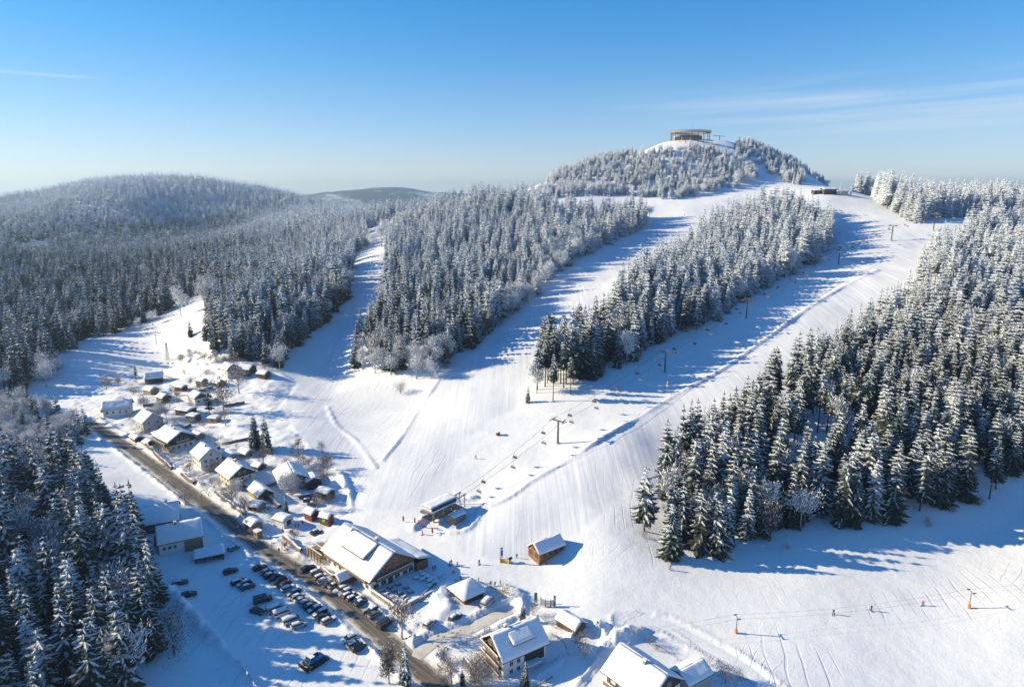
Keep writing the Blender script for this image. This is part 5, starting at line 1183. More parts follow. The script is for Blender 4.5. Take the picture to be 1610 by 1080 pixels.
def car(p, yaw, col, style, snow, label, group):
    b, g, rf, ms, mh, ml, mt, mg = car_mesh(style); key = (col, style)
    if key not in _pm: _pm[key] = (mk(b, 'car_body', M['paint '+col]), mk(rf, 'car_roof', M['paint '+col]))
    r = thing('parked_car' if style != 'van' else 'parked_van', p, label, 'car' if style != 'van' else 'van', group, yaw)
    put('body', _pm[key][0], r, (0, 0, 0)); put('roof', _pm[key][1], r, (0, 0, 0)); put('windows', mg, r, (0, 0, 0))
    fx = 1.35 if style != 'van' else 1.6; rx = -1.3 if style != 'van' else -1.55; yy = .80 if style != 'van' else .88
    for x in (fx, rx):
        for s in (-1, 1): w = put('wheel', ME_T, r, (x, s*yy, .33)); put('rim', ME_R, w, (0, 0, 0))
    for s in (-1, 1): put('headlight', ml, r, (0, s*.58, 0)); put('tail_light', mt, r, (0, s*.64, 0))
    if snow > 0: put('roof_snow', ms, r, (0, 0, 0))
    if snow > 1: put('bonnet_snow', mh, r, (0, 0, 0))
    r.scale = (1.07, 1.07, 1.07); return r
def carspot(u, v): return gp(u, v, .02)
Z5 = lambda a, b_: (400+a/5.367, 880+b_/5.367)
Z4 = lambda a, b_: (200+a/5.367, 880+b_/5.367)
cols = ['black', 'dark grey', 'dark blue', 'silver', 'white', 'black', 'grey', 'dark green', 'dark grey', 'silver', 'dark blue', 'black', 'dark red', 'grey']
rowA = [Z5(*q) for q in ((48, 78), (105, 112), (140, 142), (175, 165), (215, 192), (252, 218), (288, 250), (330, 288), (372, 322), (402, 348), (440, 372), (478, 400), (512, 428), (552, 462), (588, 494), (628, 524))]
ordn = ['first', 'second', 'third', 'fourth', 'fifth', 'sixth', 'seventh', 'eighth', 'ninth', 'tenth', 'eleventh', 'twelfth', 'thirteenth', 'fourteenth', 'fifteenth', 'sixteenth']
def parkrow(spots, g, where, seed, yaw=43):
    rr = random.Random(seed); pts = [carspot(*q) for q in spots]
    for i, p in enumerate(pts):
        c = cols[(i*5+seed) % len(cols)]; st_ = rr.choice(['saloon', 'estate', 'estate', 'saloon']); sn = rr.choice([0, 1, 1, 2])
        car(p, math.radians(yaw+rr.uniform(-4, 4)+(180 if rr.random() < .4 else 0)), c, st_, sn, '%s %s%s, %s' % (c, 'estate' if st_ == 'estate' else 'car', ['', ' with snowy roof', ' snowed over'][sn], where % ordn[i]), g)
parkrow(rowA, 'cars parked in a long row left of the road', '%s from far in the long row left of the road', 1)
parkrow([Z5(*q) for q in ((795, 680), (848, 722), (885, 752))], 'three cars parked at the near end of the car park', '%s of three parked at the near end', 4)
parkrow([Z4(*q) for q in ((940, 195), (985, 212), (1018, 238))], 'three cars parked in the middle of the car park', '%s of three huddled in the car park middle', 5)
parkrow([Z5(*q) for q in ((455, 78), (525, 112), (562, 150), (590, 182), (628, 205), (682, 222), (728, 258), (765, 282), (800, 304), (838, 330), (872, 352), (905, 366))], 'cars parked between the road and the inn', '%s from far in the row along the inn', 2)
parkrow([Z5(*q) for q in ((985, 440), (1022, 468))], 'two cars parked by the inn drive', '%s of two near the inn drive', 8)
for q, yw, c, st_, sn, lb in ((Z4(875, 108), 40, 'black', 'estate', 0, 'black estate car alone below the open shelter'), (Z4(450, 200), 28, 'dark grey', 'estate', 1, 'dark car with a snowy roof nearest the lower left wood'),
   (Z4(522, 305), 32, 'black', 'estate', 0, 'black car in deep shade in front of the ploughed snow bank'), (Z4(1145, 350), 30, 'dark blue', 'van', 0, 'dark blue van with a long shadow in the open car park'), (Z4(1100, 445), -20, 'dark green', 'saloon', 0, 'dark green car parked askew beside the pale vans'),
   (Z4(1255, 430), 38, 'silver', 'van', 1, 'silver van with snow on its roof, left of the white van'), (Z4(1312, 465), 38, 'white', 'van', 1, 'white van in the middle of the pale group'), (Z4(1390, 525), 38, 'white', 'van', 1, 'white van buried in snow left of the silver car'), (Z4(1452, 562), 35, 'silver', 'estate', 1, 'silver estate car at the near end of the pale group'),
   (Z5(1110, 548), 50, 'dark grey', 'van', 0, 'dark grey van parked where the inn drive meets the road'), (Z5(1478, 560), 60, 'silver', 'estate', 2, 'snow covered car alone beside the road junction'),
   ((680+465/5.367, 880+380/5.367), 60, 'silver', 'van', 2, 'silver van under snow right of the snow bar'), ((680+192/5.367, 880+498/5.367), 55, 'dark grey', 'estate', 2, 'car with a snow mantle in front of the snow bar'),
   ((200+905/5.367, 740+660/5.367), 50, 'grey', 'estate', 2, 'grey car with thick snow between the farmhouse and the road'), ((497, 835), 40, 'dark grey', 'saloon', 2, 'snowy car above the sun deck of the inn'), ((486, 785), 20, 'black', 'estate', 1, 'black car parked below the broad roofed house'), ((493, 792), 15, 'dark grey', 'saloon', 2, 'half buried car below the black one')):
    car(carspot(*q), math.radians(yw), c, st_, sn, lb, None)
# snow groomer with a blue cab
sg = thing('snow_groomer', carspot(494, 1043), 'blue snow groomer with a black front blade in the car park', 'snow groomer', None, math.radians(-35)); sg.rotation_euler = (0, 0, math.radians(52+180))
for s in (-1, 1):
    b = MB(); pr = [(-2.2, .25), (-1.9, .02), (1.9, .02), (2.3, .35), (2.2, .75), (1.8, .95), (-1.8, .95), (-2.3, .7)]
    b.prism(pr, s*1.35-.55, s*1.35+.55); t = b.build('track', M['tyre'], sg)
    b = MB()
    for i in range(12): b.box(-1.95+.33*i, -1.87+.33*i, s*1.35-.58, s*1.35+.58, .952, 1.02)
    b.build('track_bar', M['steel'], t)
b = MB(); b.box(-2.0, 2.0, -.85, .85, .55, 1.25); b.build('chassis', M['paint dark grey'], sg)
M['groomer'] = mat('bright_blue_paint', (.012, .16, .42), .3, spec=.6)
b = MB(); b.prism([(.2, 1.26), (2.1, 1.26), (2.15, 1.7), (1.5, 2.75), (.2, 2.75)], -1.0, 1.0); b.build('cab', M['groomer'], sg)
b = MB(); b.add([(2.17, -.9, 1.72), (2.17, .9, 1.72), (1.55, .9, 2.70), (1.55, -.9, 2.70)], [(0, 1, 2, 3)]); b.box(.5, 1.5, -1.03, -1.004, 1.8, 2.6); b.box(.5, 1.5, 1.004, 1.03, 1.8, 2.6); b.build('cab_window', M['glass'], sg)
b = MB(); b.box(-2.0, .15, -1.1, 1.1, 1.26, 1.45); 
for q in ((-2.0, .15, -1.1, -1.0, 1.454, 1.95), (-2.0, .15, 1.0, 1.1, 1.454, 1.95), (-2.0, -1.9, -.99, .99, 1.454, 1.95)): b.box(*q)
b.build('load_bed', M['groomer'], sg)
b = MB(); b.prism([(3.0, .1), (3.2, .1), (3.3, .6), (3.2, 1.25), (3.05, 1.25), (3.12, .6)], -2.1, 2.1); b.build('blade', M['tyre'], sg)
b = MB()
for s in (-.7, .7): b.beam((2.0, s, .7), (3.1, s, .6), .18, .2)
b.build('blade_arm', M['darksteel'], sg); b = MB(); b.box(-3.3, -2.4, -2.0, 2.0, .25, .7); b.beam((-2.4, 0, .6), (-1.9, 0, .8), .3, .3); b.build('tiller', M['darksteel'], sg)
b = MB(); b.box(.25, 1.45, -.95, .95, 2.754, 2.86); b.build('roof_snow', M['snow'], sg)
# ================================================================ people
def person_mesh(name, jacket, trousers, pose=0):
    """One continuous skinned figure, about 1.75 m tall, with boots, gloves, face and hat coloured by region."""
    me = bpy.data.meshes.new(name); J = {}; V = []; E = []; Rr = []
    def v(n, p, r, par=None):
        J[n] = len(V); V.append(p); Rr.append(r)
        if par is not None: E.append((J[par], J[n]))
    st_ = .16 if pose == 0 else .26; kn = .0 if pose == 0 else .10
    v('pelvis', (0, 0, .95), .165); v('waist', (0, .01+kn*.5, 1.08), .15, 'pelvis'); v('chest', (0, kn, 1.30), .185, 'waist'); v('neckb', (0, .02+kn*1.2, 1.45), .10, 'chest'); v('neck', (0, .03+kn*1.3, 1.50), .065, 'neckb'); v('head', (0, .05+kn*1.4, 1.60), .105, 'neck'); v('crown', (0, .03+kn*1.4, 1.70), .095, 'head')
    v('nose', (0, .17+kn*1.4, 1.60), .022, 'head')
    for s, k in ((-1, 'l'), (1, 'r')):
        v('hip'+k, (s*.10, 0, .90), .125, 'pelvis'); v('knee'+k, (s*(st_*.6+.02), .05+kn*1.3, .50), .082, 'hip'+k); v('ank'+k, (s*st_*.75, -.02, .12), .060, 'knee'+k); v('toe'+k, (s*st_*.8, .17, .06), .055, 'ank'+k)
        v('sho'+k, (s*.20, kn, 1.38), .080, 'chest'); v('elb'+k, (s*.30, -.02+kn*2+(.06 if pose else 0), 1.12), .058, 'sho'+k); v('wri'+k, (s*(.29 if pose == 0 else .34), .13+kn*3, .93), .045, 'elb'+k); v('hand'+k, (s*(.28 if pose == 0 else .35), .19+kn*3, .88), .048, 'wri'+k)
    me.from_pydata(V, E, []); o = bpy.data.objects.new('figure_source', me); COL.objects.link(o)
    md = o.modifiers.new('skin', 'SKIN'); md.use_smooth_shade = True; md2 = o.modifiers.new('sub', 'SUBSURF'); md2.levels = 1; md2.render_levels = 1
    for i, sv in enumerate(me.skin_vertices[0].data): sv.radius = (Rr[i], Rr[i]); sv.use_root = (i == 0)
    dg = bpy.context.evaluated_depsgraph_get(); out = bpy.data.meshes.new_from_object(o.evaluated_get(dg)); bpy.data.objects.remove(o); out.name = name
    out.materials.clear()
    for m_ in (trousers, jacket, M['skin'], M['hat'], M['boot']): out.materials.append(m_)
    for p in out.polygons:
        c = p.center; i = 1
        if c.z < .16: i = 4
        elif c.z < .98 and abs(c.x) < .255 and not (c.z > .8 and abs(c.x) > .235): i = 0
        elif abs(c.x) > .2 and c.z < .96: i = 4
        elif c.z > 1.66: i = 3
        elif c.z > 1.50: i = 2 if c.y > .04 else 3
        p.material_index = i
    return out
M['skin'] = mat('skin', (.55, .33, .24), .6); M['hat'] = mat('dark_woollen_hat', (.04, .04, .05), .9); M['boot'] = mat('ski_boot', (.03, .03, .035), .5)
JK = {'red': (.50, .04, .025), 'orange': (.62, .16, .03), 'dark blue': (.02, .035, .10), 'black': (.016, .016, .02), 'purple': (.16, .10, .35), 'teal': (.02, .20, .22)}
PMESH = {}
for i, (c_, v_) in enumerate(JK.items()):
    for ps in (0, 1): PMESH[c_, ps] = person_mesh('figure', mat(c_.replace(' ', '_')+'_jacket', v_, .8), mat('trousers_%d' % i, ((.02, .02, .025), (.05, .05, .06), (.10, .09, .08))[i % 3], .85), ps)
_ski = MB(); _ski.add([(-.05, -.75, .0), (.05, -.75, .0), (.05, .8, .0), (-.05, .8, .0), (-.05, -.75, .03), (.05, -.75, .03), (.05, .8, .03), (-.05, .8, .03), (0, 1.02, .16)], [(3, 2, 1, 0), (4, 5, 6, 7), (0, 1, 5, 4), (1, 2, 6, 5), (3, 0, 4, 7), (2, 8, 6), (3, 7, 8), (7, 6, 8), (3, 8, 2)]); ME_SKI = mk(_ski, 'ski', M['paint dark red'])
_pole = MB(); _pole.bar((0, 0, 0), (0, -.15, 1.05), .018, 4); _pole.bar((0, 0, .08), (0, 0, .1), .06, 6); ME_POLE = mk(_pole, 'ski_pole', M['darksteel'])
def person(u, v, c_, label, skis=False, rz=None, group=None, sc=1.0):
    p = gp(u, v, .0); rz = R.uniform(0, 6.28) if rz is None else rz; ps = 1 if skis else 0
    o = bpy.data.objects.new('person', PMESH[c_, ps]); COL.objects.link(o); o.location = p+Vector((0, 0, .06 if skis else 0)); o.rotation_euler = (0, 0, rz); o.scale = (sc*1.08,)*3; tag(o, label, 'person', group)
    if skis:
        s = thing('pair_of_skis', p+Vector((0, 0, .02)), 'skis under the '+' '.join(label.split()[:12]), 'skis', None, rz)
        for q in (-1, 1): put('ski', ME_SKI, s, (q*.20, 0, .02))
        s2 = thing('pair_of_poles', p+Vector((0, 0, .03)), 'poles held by the '+' '.join(label.split()[:12]), 'ski poles', None, rz)
        for q in (-1, 1): put('ski_pole', ME_POLE, s2, (q*.40, .50, 0))
    return o
Z3 = lambda a, b_: (400+a/5.367, 740+b_/5.367)
Z8 = lambda a, b_: (620+a/5.367, 740+b_/5.367)
Z6 = lambda a, b_: (680+a/5.367, 880+b_/5.367)
for z, c_, lb, sk in ((Z3(210, 685), 'dark blue', 'person in dark blue walking at the road verge left of two orange jackets', 0), (Z3(235, 664), 'orange', 'person in an orange jacket in the middle of the trio by the road', 0), (Z3(258, 655), 'red', 'person in a red jacket on the right of the trio by the road', 0), (Z3(272, 648), 'orange', 'person in orange partly behind the red jacket', 0),
  (Z3(308, 528), 'black', 'person in black waiting on the snow below the shack, left of a pair', 0), (Z3(322, 528), 'dark blue', 'person in dark blue waiting below the shack, right of a pair', 0), (Z3(345, 478), 'black', 'person in black at the front of the shack', 0), (Z3(372, 470), 'dark blue', 'person in dark blue at the doorway of the shack', 0), (Z3(408, 440), 'black', 'person in black right of the shack', 0), (Z3(240, 505), 'black', 'person in black beside the buried cars above the road', 0),
  (Z3(808, 462), 'dark blue', 'skier in dark blue at the edge of the piste behind the inn', 1), (Z3(1508, 848), 'black', 'person in black standing in the shade behind the inn terrace', 0), (Z3(1525, 842), 'dark blue', 'person in dark blue in the shade behind the terrace', 0),
  (Z8(468, 800), 'purple', 'skier with a purple jacket on the left of three by the lift flat', 1), (Z8(480, 796), 'dark blue', 'skier in dark blue close beside the purple jacket', 1), (Z8(536, 810), 'black', 'skier in black on the lift flat right of the purple jacket', 1), (Z8(718, 790), 'black', 'skier in black alone between the inn and the banner', 1), (Z8(500, 864), 'orange', 'skier in an orange jacket nearest to the snow bar', 1),
  (Z8(240, 535), 'red', 'skier in red arriving at the lift queue', 1), (Z8(1033, 740), 'black', 'person in black leaning by the orange hut front', 0), (Z8(1285, 792), 'red', 'person in red at the near corner of the orange hut', 0),
  (Z8(560, 930), 'black', 'person in black at the upper fence behind the snow bar', 0), (Z8(628, 935), 'dark blue', 'person in dark blue at the fence behind the snow bar', 0), (Z8(712, 945), 'black', 'person in black at the right end of the snow bar fence', 0), (Z8(815, 972), 'teal', 'person in teal right of the snow bar fence', 0), (Z8(850, 980), 'purple', 'person in purple walking along the fence line', 0), (Z8(895, 972), 'black', 'tall looking person in black at the end of the fence line', 0),
  ((1053, 896), 'red', 'skier in red alone on the flat snow below the right forest', 1), ((1405, 473), 'orange', 'skier in orange high on the wide piste', 1), ((603, 447), 'dark blue', 'skier in dark blue on the narrow left piste', 1), ((748, 722), 'dark blue', 'skier in dark blue below the middle piste', 1), ((1000, 505), 'black', 'skier in black halfway up the middle piste', 1), ((880, 515), 'red', 'skier in red on the middle piste near the trees', 1), ((565, 503), 'red', 'skier in red descending the narrow left piste', 1),
  ((1204, 575), 'black', 'skier in black on the wide piste above the right forest edge', 1), ((1450, 952), 'red', 'skier in red riding the drag lift near the right tower', 1), ((1370, 960), 'black', 'skier in black riding the drag lift, middle', 1), ((1310, 966), 'dark blue', 'skier in dark blue riding the drag lift, first of three', 1),
  ((1232, 300), 'black', 'skier in black standing on the saddle left of the upper huts', 1), ((1076, 340), 'dark blue', 'skier in dark blue at the head of the middle piste', 1)):
    person(z[0], z[1], c_, lb, bool(sk))
# ================================================================ signs, fences, posts
def banner(p, rz, h, w, parts, label, base=None):
    r = thing('beach_flag', p, label, 'banner', None, rz)
    b = MB(); b.bar((0, 0, -.5), (0, 0, h+.15), .045, 6); b.build('pole', M['steel'], r)
    z0 = h*.1 if base is None else 1.6
    for i, (m_, f0, f1) in enumerate(parts):
        b = MB(); b.box(.05, .05+w, -.02, .02, z0+(h-z0)*f0, z0+(h-z0)*f1); b.build('cloth', M[m_], r)
    if base: b = MB(); b.bar((0, 0, -.3), (0, 0, 1.5), .34, 10, .3); b.build('pole_pad', M[base], r)
    return r
banner(gp(840, 949), math.radians(10), 3.6, .85, [('yellow', 0, .28), ('teal', .283, 1)], 'tall green and yellow banner at the edge of the flat')
banner(gp(787, 884), math.radians(20), 5.2, .8, [('white', 0, .2), ('blue', .203, .72), ('white', .723, .86), ('blue', .863, 1)], 'blue and white banner above an orange pole pad', 'orange')
r = thing('safety_mattress', gp(794, 884), 'yellow safety mattress at the foot of the blue banner', 'mattress', None, math.radians(-20)); b = MB(); b.box(-1.5, 1.5, -.35, .35, 0, 1.1); b.build('cushion', M['yellow'], r); b = MB(); b.box(-1.45, 1.45, -.3, .3, 1.104, 1.25); b.build('snow_cap', M['snow'], r)
r = thing('snow_machine', gp(802, 884), 'grey snow cannon beside the yellow mattress', 'snow cannon', None, math.radians(35)); b = MB(); b.bar((-.6, 0, 1.2), (.7, 0, 1.45), .5, 12, .42); b.build('drum', M['darksteel'], r); b = MB()
for s in (-.6, .6): b.beam((0, 0, 1.0), (s, -.6, 0), .1, .1); b.beam((0, 0, 1.0), (s, .6, 0), .1, .1)
b.build('leg', M['steel'], r)
# curved grey slatted screen
r = thing('wind_screen', gp(862, 955), 'grey slatted screen of three angled bays beside the green banner', 'screen', None, math.radians(-4))
pts = [(-2.2, .5), (-.9, -.15), (.7, -.15), (1.9, .6)]
for i, (x, y) in enumerate(pts): b = MB(); b.bar((x, y, -.6), (x, y, 3.1 if i in (0, 3) else 2.6), .09, 6); b.build('post', M['darksteel'], r)
for i in range(3):
    (x0, y0), (x1, y1) = pts[i], pts[i+1]; n = int(math.hypot(x1-x0, y1-y0)/.3)
    for q in range(n): t0, t1 = (q+.12)/n, (q+.88)/n; b = MB(); b.beam((x0+(x1-x0)*t0, y0+(y1-y0)*t0, 1.4), (x0+(x1-x0)*t1, y0+(y1-y0)*t1, 1.4), .05, 2.0); b.build('slat', M['steel'], r)
r = thing('info_pillar', gp(872, 953), 'tall dark information pillar right of the slatted screen', 'pillar'); b = MB(); b.box(-.3, .3, -.15, .15, -.4, 3.4); b.build('panel', M['paint dark grey'], r); b = MB(); b.box(-.22, .22, -.17, -.154, 1.6, 3.0); b.build('sign_face', M['paint silver'], r)
def fence(pts, label, h=1.1, gap=2.2, rails=2, m_='oldwood', cat='fence', thin=1.0, snowcap=True):
    L = smooth_line([gp(*p)[:2] for p in pts], gap); P = [Vector((x, y, gz(x, y))) for x, y in L]
    r = thing('wooden_fence' if m_ != 'net' else 'safety_net', P[0], label, cat)
    for p in P: q = p-P[0]; b = MB(); b.box(q.x-.06*thin, q.x+.06*thin, q.y-.06*thin, q.y+.06*thin, q.z-.5, q.z+h); b.build('post', M['oldwood' if m_ == 'net' else m_], r)
    for i in range(len(P)-1):
        a, c = P[i]-P[0], P[i+1]-P[0]
        for k in range(rails): z = Vector((0, 0, h*(.45+.42*k/max(1, rails-1)) if rails > 1 else h*.8)); b = MB(); b.beam(a+z, c+z, .04*thin, .10*thin); b.build('rail', M[m_], r)
        if snowcap: z = Vector((0, 0, h*.87+.15)); b = MB(); b.beam(a+z, c+z, .07, .07); b.build('rail_snow', M['snow'], r)
    return r
M['net'] = mat('orange_netting', (.70, .22, .10), .8)
fence([(722, 1017), (745, 1008), (770, 994)], 'dark wooden fence along the drive left of the guesthouse', 1.2, 1.8, 2, 'timber')
fence([(868, 1000), (885, 1012), (893, 1030)], 'curved wooden fence on the bank right of the guesthouse', 1.0, 1.8, 2, 'timber')
fence([(836, 1085), (850, 1078), (868, 1066)], 'short dark fence at the bottom edge below the guesthouse', 1.2, 1.5, 3, 'timber')
fence([(716, 918), (737, 914), (760, 921), (780, 930), (800, 938)], 'rail fence behind the snow bar', 1.2, 1.6, 2, 'timber')
fence([(690, 912), (700, 905)], 'short fence between the terrace and the snow bar', 1.1, 1.6, 2, 'oldwood')
fence([(660, 944), (672, 934), (685, 922)], 'light timber fence below the inn terrace', 1.3, 1.5, 3, 'oldwood')
fence([(238, 750), (266, 770), (290, 789)], 'wooden fence along the left side of the road', 1.0, 2.4, 2)
fence([(300, 752), (318, 768), (328, 780)], 'garden fence above the road below the cream house', 1.0, 2.4, 2)
fence([(258, 735), (290, 722)], 'garden fence below the white two storey house', 1.1, 2.2, 3, 'timber')
fence([(313, 752), (338, 741)], 'brown garden fence left of the cream house', 1.1, 2.0, 3, 'timber')
fence([(175, 605), (195, 600), (215, 598)], 'field fence left of the upper barn', 1.1, 3, 2, 'timber')
fence([(300, 597), (315, 590), (330, 582)], 'fence below the bare trees of the upper village', 1.1, 3, 2, 'timber')
fence([(205, 617), (222, 616), (240, 619)], 'orange safety net in the upper village', 1.3, 2.5, 3, 'net', 'safety net', snowcap=False)
fence([(255, 594), (272, 595)], 'orange safety net right of the upper barn', 1.3, 2.5, 3, 'net', 'safety net', snowcap=False)
fence([(1000, 1000), (1040, 1020), (1078, 1046)], 'low field fence behind the bottom house', .8, 2.4, 1, 'timber', thin=.55, snowcap=False)
fence([(1058, 990), (1100, 1022), (1150, 1054), (1190, 1082)], 'post and rail fence along the groomed lane', .8, 2.6, 1, 'timber', thin=.55, snowcap=False)
fence([(935, 992), (975, 975), (1000, 962)], 'thin fence across the bank above the bottom house', .7, 2.6, 1, 'timber', thin=.5, snowcap=False)
fence([(465, 1090), (420, 1080)], 'low fence at the lower left of the car park', .8, 2.4, 1, 'timber') if False else None
# piste marker poles
k0 = 0
pm = None
for i, (u, v) in enumerate(((700, 598), (668, 640), (640, 680), (612, 718), (820, 775), (905, 722), (985, 672), (1055, 628), (1120, 592), (1190, 543), (1262, 494), (1330, 450), (536, 690), (520, 650), (905, 500), (960, 452), (1030, 395), (745, 575), (800, 528), (1000, 425), (1180, 640), (1120, 690), (1060, 745))):
    p = gp(u, v)
    if pm is None:
        pm = thing('piste_marker', p, 'thin orange marker pole at the edge of a piste', 'marker pole', 'marker poles along the pistes'); b = MB(); b.bar((0, 0, -.5), (0, 0, 2.2), .05, 5); b.build('pole', M['darksteel'], pm); b = MB(); b.bar((0, 0, 1.5), (0, 0, 2.15), .11, 6); b.build('orange_sleeve', M['orange'], pm)
    else: c = copy_tree(pm); c.location = p
r = thing('padded_post', gp(1050, 605), 'yellow padded post below the second chairlift pylon', 'padded post'); b = MB(); b.bar((0, 0, -.4), (0, 0, 2.4), .45, 10, .4); b.build('pad', M['yellow'], r); b = MB(); b.bar((0, 0, 2.4), (0, 0, 2.8), .06, 6); b.build('post_tip', M['darksteel'], r)
for lb, (u, v) in (('red warning board at the entry of the lift queue', Z8(77, 425)), ('red gate post left of the operator cabin', Z8(175, 470)), ('red gate post in front of the operator cabin', Z8(322, 530))):
    r = thing('gate_post', gp(u, v), lb, 'gate post'); b = MB(); b.box(-.28, .28, -.12, .12, .5, 2.3); b.build('board', M['red'], r); b = MB(); b.bar((0, .14, -.4), (0, .14, 2.3), .06, 6); b.build('post', M['steel'], r)
# small snow hut on the slope
r = thing('lift_shelter', gp(783, 683), 'small dark shelter with a snow cap on the slope', 'shelter', None, math.radians(40)); b = MB(); b.box(-.9, .9, -.9, .9, -.5, 2.1); b.build('cabin', M['timber'], r); b = MB(); b.box(-1.1, 1.1, -1.1, 1.1, 2.104, 2.5); b.build('roof_snow', M['snow'], r)
r.scale = (.75, .75, .75)
# street lamps along the road
k0 = None
for i, (u, v) in enumerate(((372, 852), (428, 868), (466, 905), (318, 792), (550, 948))):
    p = gp(u, v)
    if k0 is None:
        k0 = thing('street_lamp', p, 'thin street lamp beside the village road', 'street lamp', 'street lamps along the village road'); b = MB(); b.bar((0, 0, -.5), (0, 0, 5.5), .07, 6, .05); b.bar((0, 0, 5.5), (.9, 0, 5.8), .04, 5); b.build('pole', M['darksteel'], k0); b = MB(); b.box(.7, 1.3, -.12, .12, 5.72, 5.86); b.build('lamp_head', M['steel'], k0)
    else: c = copy_tree(k0); c.location = p; c.rotation_euler = (0, 0, R.uniform(0, 6))
